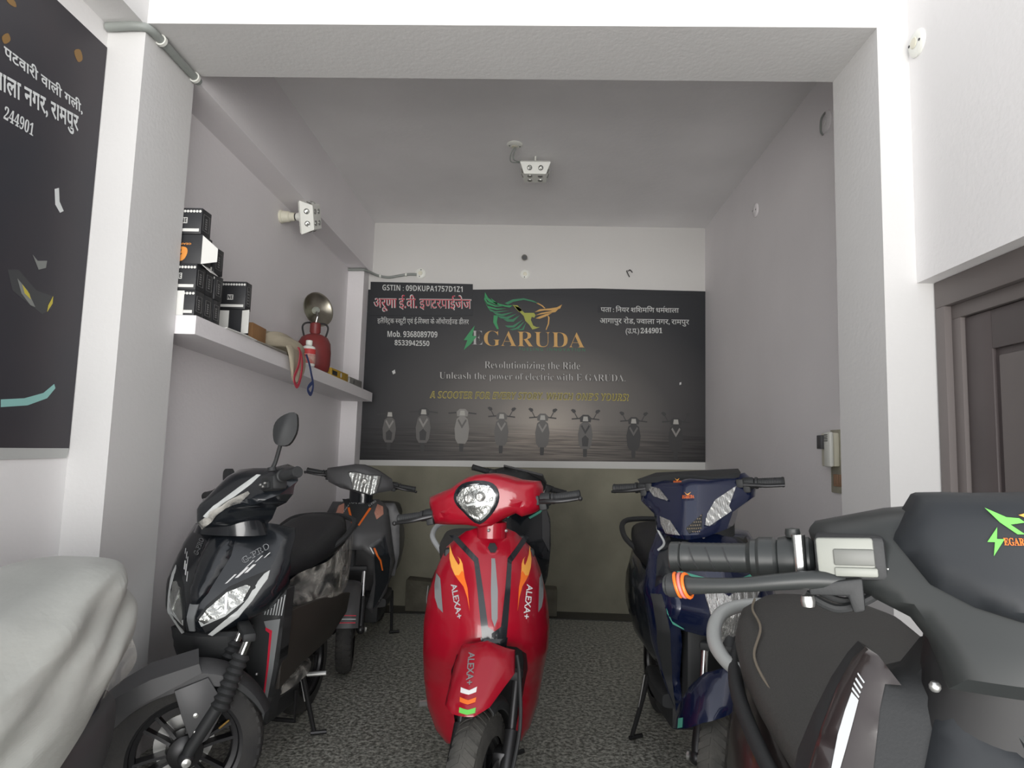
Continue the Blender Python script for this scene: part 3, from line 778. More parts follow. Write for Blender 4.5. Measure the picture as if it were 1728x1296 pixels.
# handlebar cowl with its light guide
half = [(0, .088), (.06, .086), (.12, .078), (.165, .088), (.21, .066), (.25, .012), (.23, -.035), (.175, -.062), (.10, -.072), (.06, -.112), (.02, -.128), (0, -.128)]
cm = MB(C_B); cm.shell([(-x, z) for x, z in half] + half[::-1][1:-1], D_blackcowl, .1, .02, roll=.02, rw=.025, back=lambda x, z: max(.07, D_blackcowl(x, z) + .02))
bc = cm.build('headset_cowl', M_black, blk, 40)
dr = [(.030, -.088), (.072, -.045), (.092, .010), (.112, .055), (.124, .052), (.122, .018), (.105, -.028), (.078, -.060), (.042, -.096)]
for k in (1, -1):
    g = (lambda q: q) if k == 1 else mir
    MB(C_B).shell(g(dr), D_blackcowl, .008, .014, off=.006, roll=.003, rw=.005).build('daytime_light', M_drl, bc)
fl_ = MB(C_B); fl_.shell([(.02, -.11), (.06, -.075), (.10, -.05), (.135, -.01), (.150, -.02), (.145, -.055), (.10, -.068), (.07, -.10), (.035, -.135)], lambda x, z: D_blackcowl(x, z) - .008 - .004 * math.sin(90 * x + 60 * z), .002, .012); fl_.build('protective_film', M_film, bc)
stn = MB(C_B); stn.loft([ring(0, .05, -.14, .09, .08, 20, 3), ring(0, .12, -.14, .10, .09, 20, 3)]); 
stn = MB(); stn.loft([[Vector((w_ * math.cos(a * PI / 10), .36 + .085 * math.sin(a * PI / 10), z)) for a in range(20)] for w_, z in ((.15, .93), (.125, .98), (.12, 1.06))]); stn.build('steering_cover', M_black, blk)
cl = MB(C_B); cl.box((.17, -.03, -.02), (.27, .03, .035), .012); cl.box((.19, -.042, -.012), (.25, -.028, .012), .004); cl.build('switch_cluster', M_matte, bc)
for i, (x, z) in enumerate(((.205, .004), (.225, -.004), (.24, .006))):
    MB(C_B).box((x - .006, -.05, z - .004), (x + .006, -.040, z + .004), .002).build('switch_button', M_steel, bc)
grip_set(blk, C_B, .275, .40, .026, 0, r=.0185, lever=False, sw=False)
mirror_(blk, C_B, (.205, .0, .06), (.275, .02, .205), (.044, .064), .22, .75)
mirror_(blk, C_B, (-.205, .0, .02), (-.215, .02, .068), (.036, .05), -.5)
# front wheel, fork, mudguard
w = wheel(blk, W_B, .25, .10, .178, M_tire); disc(w, W_B, .25, -.06)
vs = MB(W_B); vs.tube([(.03, .10, .31), (.036, .13, .335)], .004, 8); vs.build('valve_stem', mat('brass', (.6, .38, .12), .3, .9), w)
fork(blk, W_B, .25, .085, (.17, .62), True, stem=False)
f = MB(W_B); arc_fender(f, .252, .075, math.radians(28), math.radians(125), .06, taper=.5)
fd = f.build('front_mudguard', M_mattegrey, blk, 40)
pk = MB(W_B)                                                    # flat peaked blade ahead of the tyre
pk.loft([[Vector(q) for q in ((-.075, .02, .545), (0, .02, .575), (.075, .02, .545), (.078, .03, .515), (0, .03, .525), (-.078, .03, .515))], [Vector(q) for q in ((-.085, -.12, .515), (0, -.12, .545), (.085, -.12, .515), (.088, -.10, .46), (0, -.10, .49), (-.088, -.10, .46))], [Vector(q) for q in ((-.07, -.20, .475), (0, -.20, .50), (.07, -.20, .475), (.07, -.19, .415), (0, -.19, .455), (-.07, -.19, .415))], [Vector(q) for q in ((-.03, -.265, .425), (0, -.27, .44), (.03, -.265, .425), (.03, -.26, .405), (0, -.265, .415), (-.03, -.26, .405))]])
pk.build('mudguard_blade', M_mattegrey, fd, 25)
for k in (1, -1):
    pl = MB(W_B); pl.prism([(-.05, .47), (.05, .50), (.11, .40), (.06, .30), (.02, .28), (-.02, .38)], k * .080, k * .086, 'yz', .002); po = pl.build('fork_guard', M_mattegrey, fd)
    for y, z in ((.02, .385), (.025, .33)):
        MB(W_B).lathe([(0, 0), (.008, 0), (.008, .004), (0, .006)], (k * .087, y, z), (k, 0, 0), 10).build('guard_bolt', M_bolt, po)
fl2_ = MB(W_B); arc_fender(fl2_, .25, .06, math.radians(95), math.radians(158), .03); fl2_.build('mudguard_tail', M_matte, fd)
# body, seat, wrapping
floor_board(blk, .43, .80, .185, .27, .33, M_matte)
rear_body(blk, [(.60, .12, .33, .66), (.70, .17, .33, .70), (.90, .19, .36, .74), (1.08, .18, .42, .78), (1.20, .13, .50, .80), (1.27, .05, .58, .80)], M_black)
seat_loft(blk, [(.56, .06, .74, .79), (.62, .125, .70, .81), (.78, .155, .71, .83), (.98, .17, .73, .88), (1.14, .165, .76, .92), (1.22, .13, .79, .93), (1.25, .06, .84, .915)], M_seat)
gr = MB(); gr.tube([(-.14, .96, .78), (-.185, 1.08, .84), (-.16, 1.24, .90), (0, 1.30, .915), (.16, 1.24, .90), (.185, 1.08, .84), (.14, .96, .78)], .014, 10, smooth=6); gr.build('grab_rail', M_matte, blk)
MB().box((-.09, 1.22, .66), (.09, 1.275, .74), .014).build('tail_lamp', M_redline, blk)
fm = MB()
def _w(y, w, z0, z1, ph):
    r = []
    for k in range(28):
        a = -PI * 1.12 + 2 * PI * 1.12 * k / 27 - PI / 2
    return r
rings = []
for i, (y, w, z0, z1) in enumerate(((.57, .15, .50, .72), (.66, .19, .47, .745), (.78, .215, .45, .77), (.92, .225, .44, .80), (1.05, .222, .45, .83), (1.18, .19, .48, .86), (1.27, .13, .54, .88))):
    r = []
    for k in range(29):
        t = k / 28; a = PI * (t * 1.0) + PI                       # a skirt that hangs over both flanks and under the seat edge
        x = w * math.copysign(abs(math.cos(a)) ** .55, math.cos(a)); zz = z1 - (z1 - z0) * abs(math.sin(a)) ** .7
        q = 1 + .04 * math.sin(9 * t * PI + 2.3 * i) + .03 * math.sin(23 * t + i * 1.7)
        r.append(Vector((x * q, y + .012 * math.sin(17 * t + i), zz + .012 * math.sin(13 * t + 2 * i))))
    rings.append(r)
fm.loft(rings, False, False, False)
fm.build('protective_film', M_film, blk, 0, 1)
fs = MB(); fs.loft([[Vector((x * w, y, z + .006 * math.sin(19 * x + 31 * y))) for x in (-1, -.6, -.2, .2, .6, 1)] + [Vector((w * 1.02, y, z - .05))] for y, w, z in ((.42, .17, .345), (.5, .186, .343), (.6, .19, .346), (.7, .185, .345), (.8, .165, .35))], False, False, False)
fs.build('protective_film', M_film, blk, 0, 1)
for k in (1, -1):
    sk = MB(); sk.prism([(.43, .33), (.62, .37), (.92, .40), (1.10, .47), (1.14, .56), (.90, .60), (.44, .62)], k * .175, k * .203, 'yz', .008); sk.build('side_panel', M_skirt, blk)
rear_wheel(blk, 1.07)
stand(blk, .13, .84, lean=.05)
cs = MB(); cs.tube([(-.13, .74, .22), (-.15, .70, .11), (.15, .70, .11), (.13, .74, .22)], .010, 10); cs.build('centre_stand', M_darksteel, blk)
fp = MB(); fp.tube([(.15, .80, .27), (.23, .82, .275)], .011, 10); fp.build('foot_peg', M_bolt, blk)

# ------------------------------------------------------------------ navy scooter at the right
W_N = Matrix([[0.87462, 0.48481, 0.0, -0.07911], [-0.48481, 0.87462, 0.0, 0.01556], [0.0, 0.0, 1.0, 0.0], [0.0, 0.0, 0.0, 1.0]])
C_N = Matrix([[0.87129, 0.48481, -0.07623, -0.06966], [-0.48296, 0.87462, 0.04225, 0.36575], [0.08716, 0.0, 0.99619, 1.16], [0.0, 0.0, 0.0, 1.0]])
nav = empty('scooter', (0.75, 2.39, 0), math.radians(4))
tag(nav, 'navy blue electric scooter with slanted cowl lamps and teal accents by the right wall', 'scooter', SG)
half = [(0, 1.0), (.10, .99), (.19, .975), (.235, .88), (.262, .74), (.225, .53), (.155, .33), (.122, .255), (.105, .262), (.118, .40), (.135, .55), (.150, .615), (.06, .605), (0, .585)]
ap = MB(); ap.shell([(-x, z) for x, z in half] + half[::-1][1:-1], D_blue, .1, .024, roll=.018, rw=.03, back=lambda x, z: max(D_blue(x, z) + .03, .42))
nap = ap.build('front_apron', M_navy, nav, 40)
lp = [(-.081, .784), (-.047, .793), (0, .765), (.047, .793), (.150, .800), (.165, .775), (.105, .708), (.03, .654), (.015, .600), (-.028, .595), (-.063, .668)]
b_ = MB(); b_.shell(lp, lambda x, z: D_blue(x, z) - .004 * math.sin(160 * x), .012, .010, off=.006); b_.build('headlamp', M_lensfluted, nap)
for k in (1, -1):
    g = (lambda q: q) if k == 1 else mir
    MB().shell(g([(.062, .820), (.085, .800), (.150, .815), (.160, .835)]), D_blue, .004, .014, off=.006).build('teal_accent', M_teal, nap)
    tq = [(0.1998, 0.6728), (0.1797, 0.6348), (0.1438, 0.6219), (0.1453, 0.6261), (0.1825, 0.6455), (0.2031, 0.692)]
    MB().shell(g(tq), D_blue, .004, .014, off=.004).build('teal_accent', M_teal, nap)
    MB().shell(g([(.155, .72), (.175, .80), (.205, .74), (.20, .66), (.165, .655)]), D_blue, .01, .014, off=.008, roll=.006, rw=.01).build('apron_wing', M_navy, nap)
    MB().shell(g([(.215, .74), (.252, .735), (.218, .54), (.158, .345), (.135, .28), (.15, .42), (.185, .60)]), D_blue, .005, .018, off=.004, roll=.004, rw=.008).build('lower_flank', M_matte, nap)
    MB().shell(g([(.09, .96), (.17, .955), (.215, .87), (.235, .76), (.19, .80), (.14, .86)]), D_blue, .006, .018, off=.004, roll=.004, rw=.008).build('upper_flank', M_black, nap)
gl_ = MB(); gl_.box((-.115, .30, .26), (.115, .38, .66), .02); gl_.build('leg_shield', M_matte, nav)
half = [(0, .030), (.07, .022), (.13, .030), (.195, .042), (.235, .0), (.225, -.055), (.155, -.105), (.135, -.165), (.06, -.190), (0, -.196)]
cm = MB(C_N); cm.shell([(-x, z) for x, z in half] + half[::-1][1:-1], D_bluecowl, .1, .02, roll=.016, rw=.022, back=lambda x, z: max(.08, D_bluecowl(x, z) + .03))
nc = cm.build('headset_cowl', M_navy, nav, 40)
tp = MB(C_N); tp.loft([[Vector(q) for q in ((-.23, -.005, .036), (-.06, -.035, .052), (.10, -.03, .030), (.19, .0, .045), (.17, .08, .06), (-.17, .08, .06))], [Vector(q) for q in ((-.22, .0, .018), (-.06, -.02, .02), (.10, -.02, .012), (.18, .01, .025), (.16, .09, .03), (-.16, .09, .03))]])
tp.build('dash_panel', M_matte, nc, 30)
lr = [(0.171, -0.0069), (0.1632, -0.0294), (0.1458, -0.0797), (0.1531, -0.1003), (0.0794, -0.1492), (0.0647, -0.1443), (0.0715, -0.1053), (0.0991, -0.0544)]
ll = [(-0.1938, 0.0088), (-0.1284, -0.0055), (-0.0831, -0.0487), (-0.0881, -0.0529), (-0.1536, -0.0358), (-0.1717, -0.0182)]
for q in (lr, ll):
    MB(C_N).shell(q, lambda x, z: D_bluecowl(x, z) - .003 * math.sin(220 * (x + z)), .012, .008, off=.007).build('headlamp', M_lensfluted, nc)
ind = [(-0.1209, -0.1119), (-0.0709, -0.1269), (-0.0248, -0.1787), (-0.0882, -0.1756), (-0.1137, -0.1405)]
MB(C_N).shell(ind, D_bluecowl, .03, .010, off=.008, roll=.004, rw=.006).build('indicator_lamp', M_lensfluted, nc)
grl = [(-0.0017, -0.1531), (0.0541, -0.1043), (0.0534, -0.1561), (0.011, -0.1719)]
gg = MB(C_N); gg.shell(grl, D_bluecowl, .006, .010, off=.004); go = gg.build('grille', M_matte, nc)
gd = MB(C_N)
gx0, gx1 = min(p[0] for p in grl), max(p[0] for p in grl); gz0, gz1 = min(p[1] for p in grl), max(p[1] for p in grl)
for i in range(7):
    for j in range(6):
        x = gx0 + (gx1 - gx0) * (i + .5 + .5 * (j % 2)) / 7.5; z = gz0 + (gz1 - gz0) * (j + .5) / 6
        t_ = (x - gx0) / (gx1 - gx0)
        if gz0 + .01 - .012 * t_ < z < gz0 + .018 + .048 * t_: gd.sphere((x, D_bluecowl(x, z) - .005, z), .0028, 6)
gd.build('grille_mesh', mat('bronze_mesh', (.30, .24, .16), .4, .5), go)
EG = glyphs(serif('EGARUDA'), .01)
for bx in ((-0.0188, -0.0447, 0.0269, -0.0318), (-0.061, 0.0172, -0.024, 0.0247)):
    l = MB(C_N); letter(l, EG, bx, D_bluecowl, .012); l.build('lettering', M_orange, nc, 0)
    cx_ = (bx[0] + bx[2]) / 2; z_ = bx[3]; w_ = (bx[2] - bx[0]) / 2
    MB(C_N).shell([(cx_ - w_ * .7, z_ + w_ * .55), (cx_ - w_ * .15, z_ + w_ * .15), (cx_ + w_ * .5, z_ + w_ * .5), (cx_ + .1 * w_, z_ + .02 * w_), (cx_ - .2 * w_, z_ + .02 * w_)], D_bluecowl, .001, .01, off=.012).build('bird_emblem', M_yellow, nc)
grip_set(nav, C_N, .235, .345, 0, .02, r=.0185, lever=True, bar_end=False, lever_y=-.03)
nk = MB(); nk.loft([[Vector((.10 * math.cos(a * PI / 10), .37 + .06 * math.sin(a * PI / 10), z)) for a in range(20)] for z in (.93, .99, 1.03)]); nk.build('headset_neck', M_matte, nav)
MB(C_N).sphere((.055, -.16, -.19), .006, 8).build('cowl_screw', M_bolt, nc)
hz = MB(C_N); hz.tube([(-.13, -.06, -.10), (-.14, -.08, -.16), (-.12, -.07, -.22), (-.15, -.06, -.25)], .005, 8, smooth=6); hz.build('loose_cable', M_silver, nav)
w = wheel(nav, W_N, .24, .105, .16, M_dusty); disc(w, W_N, .24, .06)
fork(nav, W_N, .24, .085, (.15, .58))
fo = [(-0.1465, 0.3566), (-0.1324, 0.427), (-0.0956, 0.4957), (-0.0487, 0.5446)]
fo = fo + [(.03, .575), (.09, .57), (.115, .53), (.05, .46), (-.03, .43)]
f = MB(W_N); f.shell(fo, D_fender, .02, .018, roll=.005, rw=.008); fd = f.build('front_mudguard', M_navy, nav, 40)
tqf = [(-0.1222, 0.4024), (-0.1014, 0.4169), (-0.0997, 0.392), (-0.1215, 0.3763)]
MB(W_N).shell(tqf, D_fender, .0015, .014, off=.003).build('teal_accent', M_teal, fd)
f = MB(W_N); arc_fender(f, .245, .07, math.radians(60), math.radians(160), .04); f.build('mudguard_liner', M_matte, fd)
floor_board(nav, .44, .80, .18, .26, .32, M_matte)
rear_body(nav, [(.62, .12, .32, .66), (.72, .18, .33, .72), (.92, .20, .36, .76), (1.10, .19, .42, .80), (1.24, .14, .50, .84), (1.32, .06, .56, .84)], M_black)
seat_loft(nav, [(.58, .06, .76, .80), (.64, .13, .72, .83), (.85, .155, .73, .85), (1.05, .165, .75, .90), (1.2, .14, .79, .93), (1.26, .07, .83, .91)], M_seat)
gr = MB(); gr.tube([(-.14, 1.0, .80), (-.19, 1.14, .86), (-.13, 1.34, .92), (.13, 1.34, .92), (.19, 1.14, .86), (.14, 1.0, .80)], .014, 10, smooth=6); gr.build('grab_rail', M_matte, nav)
MB().box((-.08, 1.29, .64), (.08, 1.335, .73), .012).build('tail_lamp', M_redline, nav)
rear_wheel(nav, 1.12)
stand(nav, -.16, .78, lean=-.06)

# ------------------------------------------------------------------ grey scooter behind the black one
W_G = Matrix([[0.98769, -0.15643, 0.0, 0.01997], [0.15643, 0.98769, 0.0, -0.00105], [0.0, 0.0, 1.0, 0.0], [0.0, 0.0, 0.0, 1.0]])
C_G = Matrix([[0.97553, -0.15643, 0.15451, 0.00072], [0.15451, 0.98769, 0.02447, 0.30037], [-0.15643, 0.0, 0.98769, 1.05], [0.0, 0.0, 0.0, 1.0]])
gry = empty('scooter', (-1.07, 3.9, 0), math.radians(3))
tag(gry, 'matte grey electric scooter with orange stripes standing behind the glossy black scooter', 'scooter', SG)
half = [(0, .945), (.10, .945), (.135, .92), (.165, .885), (.19, .74), (.225, .55), (.175, .36), (.10, .24), (.065, .28), (.11, .44), (.115, .60), (.06, .655), (0, .655)]
ap = MB(); ap.shell([(-x, z) for x, z in half] + half[::-1][1:-1], D_grey, .1, .024, roll=.014, rw=.022, back=lambda x, z: max(D_grey(x, z) + .03, .40))
gap = ap.build('front_apron', M_mattegrey, gry, 40)
MB().shell([(-.125, .945), (.095, .945), (.05, .86), (.0, .77), (-.05, .86)], D_grey, .005, .016, off=.004).build('dark_panel', M_matte, gap)
for k in (1, -1):
    g = (lambda q: q) if k == 1 else mir
    MB().shell(g([(.012, .80), (.022, .795), (.075, .895), (.062, .90)]), D_grey, .003, .014, off=.006).build('orange_stripe', M_orange, gap)
    MB().shell(g([(.105, .92), (.14, .905), (.150, .86), (.115, .83), (.095, .87)]), D_grey, .01, .012, off=.006, roll=.004, rw=.006).build('indicator_lamp', mat('amber_clear_lens', (.62, .30, .22), .25, .3, bump=.5, bscale=60), gap)
    MB().shell(g([(.175, .74), (.215, .60), (.20, .45), (.15, .34), (.105, .26), (.125, .44), (.125, .62), (.09, .68)]), D_grey, .006, .018, off=.005, roll=.003, rw=.006).build('lower_flank', M_black, gap)
    MB().shell(g([(.118, .665), (.128, .667), (.165, .59), (.172, .52), (.165, .52), (.156, .585)]), D_grey, .002, .014, off=.009).build('orange_stripe', M_orange, gap)
    l = MB(); letter(l, glyphs(serif('G-PRO'), -.004), None, D_grey, .006, corners=((.062 * k + (0 if k > 0 else 0), .905 if k > 0 else .935), (.098 * k, .935 if k > 0 else .875), (.052 * k, .915) if k > 0 else (.066 * k + .01, .93))); l.build('lettering', M_silver, gap, 0)
l = MB(); letter(l, GP, (-.055, .922, .03, .938), D_grey, .010); l.build('lettering', M_silver, gap, 0)
ish = MB(); ish.shell([(-.20, .92), (.20, .92), (.235, .85), (.245, .6), (.22, .46), (-.22, .46), (-.245, .6), (-.235, .85)], lambda x, z: .41, .03, .03, roll=.01, rw=.02); ish.build('leg_shield', M_mattegrey, gry)
half_r = [(0, .118), (.09, .10), (.185, .058), (.205, .012), (.19, -.012), (.11, -.038), (.072, -.055), (0, -.056)]
half_l = [(-.035, -.05), (-.115, -.045), (-.195, -.022), (-.22, .02), (-.22, .057), (-.115, .092), (-.059, .111)]
cm = MB(C_G); cm.shell(half_r + half_l, D_greycowl, .1, .02, roll=.016, rw=.022, back=lambda x, z: .06)
gc = cm.build('headset_cowl', M_mattegrey, gry, 40)
lamp = [(-.084, .054), (-.048, .066), (.03, .060), (.1105, .069), (.112, .03), (.105, -.033), (.072, -.052), (-.036, -.036), (-.055, .01)]
MB(C_G).shell([(x * 1.08, z * 1.1) for x, z in lamp], D_greycowl, .006, .014, off=.003).build('lamp_bezel', M_matte, gc)
MB(C_G).shell(lamp, lambda x, z: D_greycowl(x, z) - .004 * math.sin(150 * x), .012, .009, off=.009).build('headlamp', M_lensin, gc)
l = MB(C_G); l.lathe([(0, -.012), (.014, -.010), (.020, -.002), (.022, .012)], (.02, D_greycowl(.02, .02) - .010, .02), (0, 1, 0), 18); l.build('lamp_projector', M_lensfluted, gc)
grip_set(gry, C_G, .235, .345, .02, .02)
nk = MB(); nk.loft([[Vector((.075 * math.cos(a * PI / 10), .33 + .05 * math.sin(a * PI / 10), z)) for a in range(20)] for z in (.93, .96, 1.02)]); nk.build('headset_neck', M_black, gry)
w = wheel(gry, W_G, .23, .10, .155, M_tire)
fork(gry, W_G, .23, .08, (.15, .55))
f = MB(W_G); arc_fender(f, .235, .075, math.radians(15), math.radians(120), .05); fd = f.build('front_mudguard', M_mattegrey, gry, 40)
for a, m_ in ((22, M_redline), (26, M_silver), (30, M_redline)):
    f = MB(W_G); f.tube([(x, -math.cos(math.radians(a)) * (.272 - x * x * 1.5), .23 + math.sin(math.radians(a)) * (.272 - x * x * 1.5)) for x in (-.06, -.03, 0, .03, .06)], .003, 6); f.build('mudguard_stripe', m_, fd)
floor_board(gry, .42, .78, .18, .26, .32, M_matte)
rear_body(gry, [(.62, .12, .32, .62), (.72, .18, .33, .70), (.92, .19, .36, .74), (1.12, .18, .44, .78), (1.3, .10, .56, .78), (1.36, .05, .60, .76)], M_mattegrey)
seat_loft(gry, [(.58, .06, .72, .77), (.64, .13, .70, .80), (.88, .155, .72, .82), (1.08, .16, .74, .86), (1.26, .12, .78, .87), (1.32, .06, .81, .85)], M_seat)
rear_wheel(gry, 1.14); stand(gry, .16, .8)
MB().box((-.08, 1.33, .64), (.08, 1.375, .72), .012).build('tail_lamp', M_redline, gry)
# ------------------------------------------------------------------ dark scooter behind the red one
W_D = Matrix([[0.96593, -0.25882, 0.0, 0.0], [0.25882, 0.96593, 0.0, 0.0], [0.0, 0.0, 1.0, 0.0], [0.0, 0.0, 0.0, 1.0]])
C_D = Matrix([[0.91178, -0.34202, 0.22733, 0.0], [0.33186, 0.93969, 0.08274, 0.36], [-0.24192, 0.0, 0.9703, 1.07], [0.0, 0.0, 0.0, 1.0]])
drk = empty('scooter', (-0.08, 3.99, 0), 0)
tag(drk, 'dark charcoal scooter mostly hidden behind the red scooter, handlebar tilted', 'scooter', SG)
half = [(0, .96), (.10, .955), (.17, .93), (.20, .85), (.205, .7), (.19, .5), (.14, .32), (.09, .30), (.12, .5), (.11, .62), (0, .62)]
ap = MB(); ap.shell([(-x, z) for x, z in half] + half[::-1][1:-1], D_grey, .1, .024, roll=.014, rw=.022, back=lambda x, z: max(D_grey(x, z) + .03, .40))
dap = ap.build('front_apron', M_black, drk, 40)
for k in (1, -1):
    g = (lambda q: q) if k == 1 else mir
    MB().shell(g([(.06, .865), (.07, .855), (.135, .89), (.165, .925), (.15, .925), (.125, .90)]), D_grey, .003, .014, off=.005).build('teal_accent', M_teal, dap)
    MB().shell(g([(.145, .90), (.175, .91), (.195, .82), (.195, .66), (.15, .74)]), D_grey, .006, .018, off=.005, roll=.003, rw=.006).build('side_panel', M_mattegrey, dap)
D_darkcowl = lambda x, z: -.12 + .5 * abs(x) + .55 * (z + .05)
half = [(0, .085), (.11, .080), (.185, .04), (.225, -.03), (.215, -.09), (.12, -.14), (0, -.17)]
cm = MB(C_D); cm.shell([(-x, z) for x, z in half] + half[::-1][1:-1], D_darkcowl, .1, .02, roll=.012, rw=.018, back=lambda x, z: max(.08, D_darkcowl(x, z) + .03))
dc = cm.build('headset_cowl', M_matte, drk, 40)
tp = MB(C_D); tp.loft([[Vector(q) for q in ((-.15, -.03, .088), (.12, -.04, .098), (.20, .06, .055), (-.10, .10, .08))], [Vector(q) for q in ((-.15, -.03, .078), (.12, -.04, .085), (.20, .06, .043), (-.10, .10, .07))]]); tp.build('dash_panel', M_mattegrey, dc, 30)
for k in (1, -1):
    MB(C_D).shell((lambda q: q if k == 1 else mir(q))([(.05, -.11), (.17, .0), (.19, .03), (.14, -.08)]), D_darkcowl, .01, .012, off=.006).build('headlamp', M_lensfluted, dc)
grip_set(drk, C_D, .225, .335, .02, .02, r=.018, lever=False)
nk = MB(); nk.loft([[Vector((.08 * math.cos(a * PI / 10), .36 + .05 * math.sin(a * PI / 10), z)) for a in range(20)] for z in (.93, .97, 1.02)]); nk.build('headset_neck', M_matte, drk)
wheel(drk, W_D, .23, .10, .155, M_tire); fork(drk, W_D, .23, .08, (.15, .55))
f = MB(W_D); arc_fender(f, .235, .075, math.radians(15), math.radians(130), .05); f.build('front_mudguard', M_black, drk, 40)
floor_board(drk, .42, .78, .18, .26, .32, M_matte)
rear_body(drk, [(.62, .12, .32, .62), (.72, .17, .33, .70), (.92, .18, .36, .74), (1.12, .17, .44, .78), (1.28, .10, .56, .78), (1.34, .05, .60, .76)], M_black)
seat_loft(drk, [(.58, .06, .72, .77), (.64, .13, .70, .80), (.88, .15, .72, .82), (1.08, .155, .74, .86), (1.24, .12, .78, .87), (1.30, .06, .81, .85)], M_seat)
rear_wheel(drk, 1.13); stand(drk, .16, .8)
# ------------------------------------------------------------------ near scooter at the right edge
W_F = Matrix([[0.97815, 0.20791, 0.0, 0.0], [-0.20791, 0.97815, 0.0, 0.0], [0.0, 0.0, 1.0, 0.0], [0.0, 0.0, 0.0, 1.0]])
C_F = Matrix([[0.97576, 0.20791, -0.06823, 0.00018], [-0.20741, 0.97815, 0.0145, 0.3599], [0.06976, 0.0, 0.99756, 1.17], [0.0, 0.0, 0.0, 1.0]])
fo_ = empty('scooter', (0.452, 0.398, 0), math.radians(-12))
tag(fo_, 'satin black scooter close at the right edge, brake lever and charcoal seat towards us', 'scooter', SG)
half = [(0, 1.085), (.05, 1.085), (.078, 1.075), (.10, 1.045), (.12, 1.038), (.135, 1.058), (.1455, 1.064), (.157, 1.05), (.176, 1.019), (.197, .975), (.215, .93), (.24, .80), (.235, .62), (.20, .42), (.14, .34), (.12, .44), (.14, .56), (.10, .64), (0, .64)]
ap = MB(); ap.shell([(-x, z) for x, z in half] + half[::-1][1:-1], D_fore, .1, .022, roll=.012, rw=.02, back=lambda x, z: max(D_fore(x, z) + .03, .42))
fap = ap.build('front_apron', M_matte, fo_, 40)
sst = [(0.1757, 1.0034), (0.1854, 0.9797), (0.1963, 0.9447), (0.1884, 0.9468), (0.1796, 0.9686), (0.1688, 0.9964), (0.1616, 1.0155), (0.1672, 1.0217)]
hsh = [[(0.1594, 1.04), (0.1546, 1.0324), (0.1533, 1.0335), (0.1585, 1.0415)], [(0.1622, 1.0344), (0.1574, 1.0267), (0.1559, 1.0284), (0.161, 1.0365)], [(0.1644, 1.0296), (0.1596, 1.0218), (0.1583, 1.0234), (0.1634, 1.0317)], [(0.1667, 1.0243), (0.1614, 1.0173), (0.1603, 1.019), (0.1657, 1.0267)]]
for k in (1, -1):
    g = (lambda q: q) if k == 1 else mir
    MB().shell(g([(.118, 1.036), (.135, 1.060), (.1455, 1.066), (.158, 1.051), (.177, 1.020), (.198, .976), (.217, .93), (.242, .80), (.236, .62), (.185, .62), (.178, .80), (.162, .93), (.155, .956), (.141, 1.011), (.133, 1.034)]), D_fore, .012, .014, off=.008, roll=.006, rw=.010).build('gloss_flank', M_foreglossy, fap, 45)
    Ds = lambda x, z: D_fore(x, z) - .0085
    for q in hsh: MB().shell(g(q), Ds, .001, .02, off=.0015).build('hash_mark', M_silver, fap)
    MB().shell(g(sst), Ds, .001, .02, off=.0015).build('silver_stripe', M_silver, fap)
nz = MB(); nz.shell([(-.070, 1.066), (-.045, 1.02), (0, .99), (.045, 1.02), (.070, 1.066), (.081, 1.058), (.098, 1.0), (.110, .967), (.128, .85), (.115, .66), (-.115, .66), (-.128, .85), (-.110, .967), (-.098, 1.0), (-.081, 1.058)], D_fore, .02, .016, off=.016, roll=.012, rw=.016); nz.build('nose_panel', M_visor, fap, 40)
rg = MB(); rg.tube([(x, D_fore(x, z) - .017, z) for x, z in ((-.066, 1.064), (-.0236, 1.0055), (0, .96), (.0236, 1.0055), (.066, 1.064))], .005, 8, smooth=5); rg.build('nose_ridge', M_fore, fap)
vl = [(-0.1174, 0.0326), (-0.1147, 0.0397), (-0.0901, 0.0785), (-0.0849, 0.0806), (-0.0587, 0.0806), (-0.0293, 0.0791)]
vl = [(x, z) for x, z in vl] + [(0, .079)]
vis_half = vl + []
low = [(-.090, -.010), (-.056, -.028), (-.021, -.038), (0, -.041)]
vis = vl + [(-x, z) for x, z in vl[:-1]][::-1] + [(-x, z) for x, z in low[:-1]] + low[::-1]
cm = MB(C_F); cm.shell(vis, D_forecowl, .05, .016, off=.022, roll=.018, rw=.022, back=lambda x, z: .03); 
under = [(-.205, .036), (-.198, .044), (-.118, .060), (0, .07), (.118, .060), (.198, .044), (.205, .036), (.195, -.012), (.16, -.025), (.11, -.048), (.095, -.07), (.085, -.11), (-.085, -.11), (-.095, -.07), (-.11, -.048), (-.16, -.025), (-.195, -.012)]
cb = MB(C_F); cb.shell(under, D_forecowl, .1, .018, roll=.022, rw=.028, back=lambda x, z: .07)
fc = cb.build('headset_cowl', M_fore, fo_, 40)
cm.build('visor', M_visor, fc, 45)
Dv = lambda x, z: D_forecowl(x, z) - .022
def fpx(*p): return p
lb = [(-0.0376, 0.0333), (0.0009, 0.0308), (-0.0363, 0.0409), (-0.038, 0.0371), (-0.0364, 0.0574), (-0.017, 0.0464)]
l = MB(C_F); letter(l, glyphs(serif('EGARUDA'), .012), (lb[0][0] + .012, lb[0][1], lb[1][0] + .002, lb[2][1] - .0005), Dv, .0015); l.build('lettering', M_orange, fc, 0)
bx, bz = lb[0][0] + .006, (lb[0][1] + lb[2][1]) / 2
MB(C_F).shell([(bx + .003, bz + .013), (bx - .007, bz - .001), (bx - .001, bz - .001), (bx - .004, bz - .014), (bx + .007, bz + .002), (bx + .001, bz + .002)], Dv, .001, .01, off=.0016).build('bolt_emblem', M_green, fc)
ex, ez = bx - .004, lb[2][1] + .002
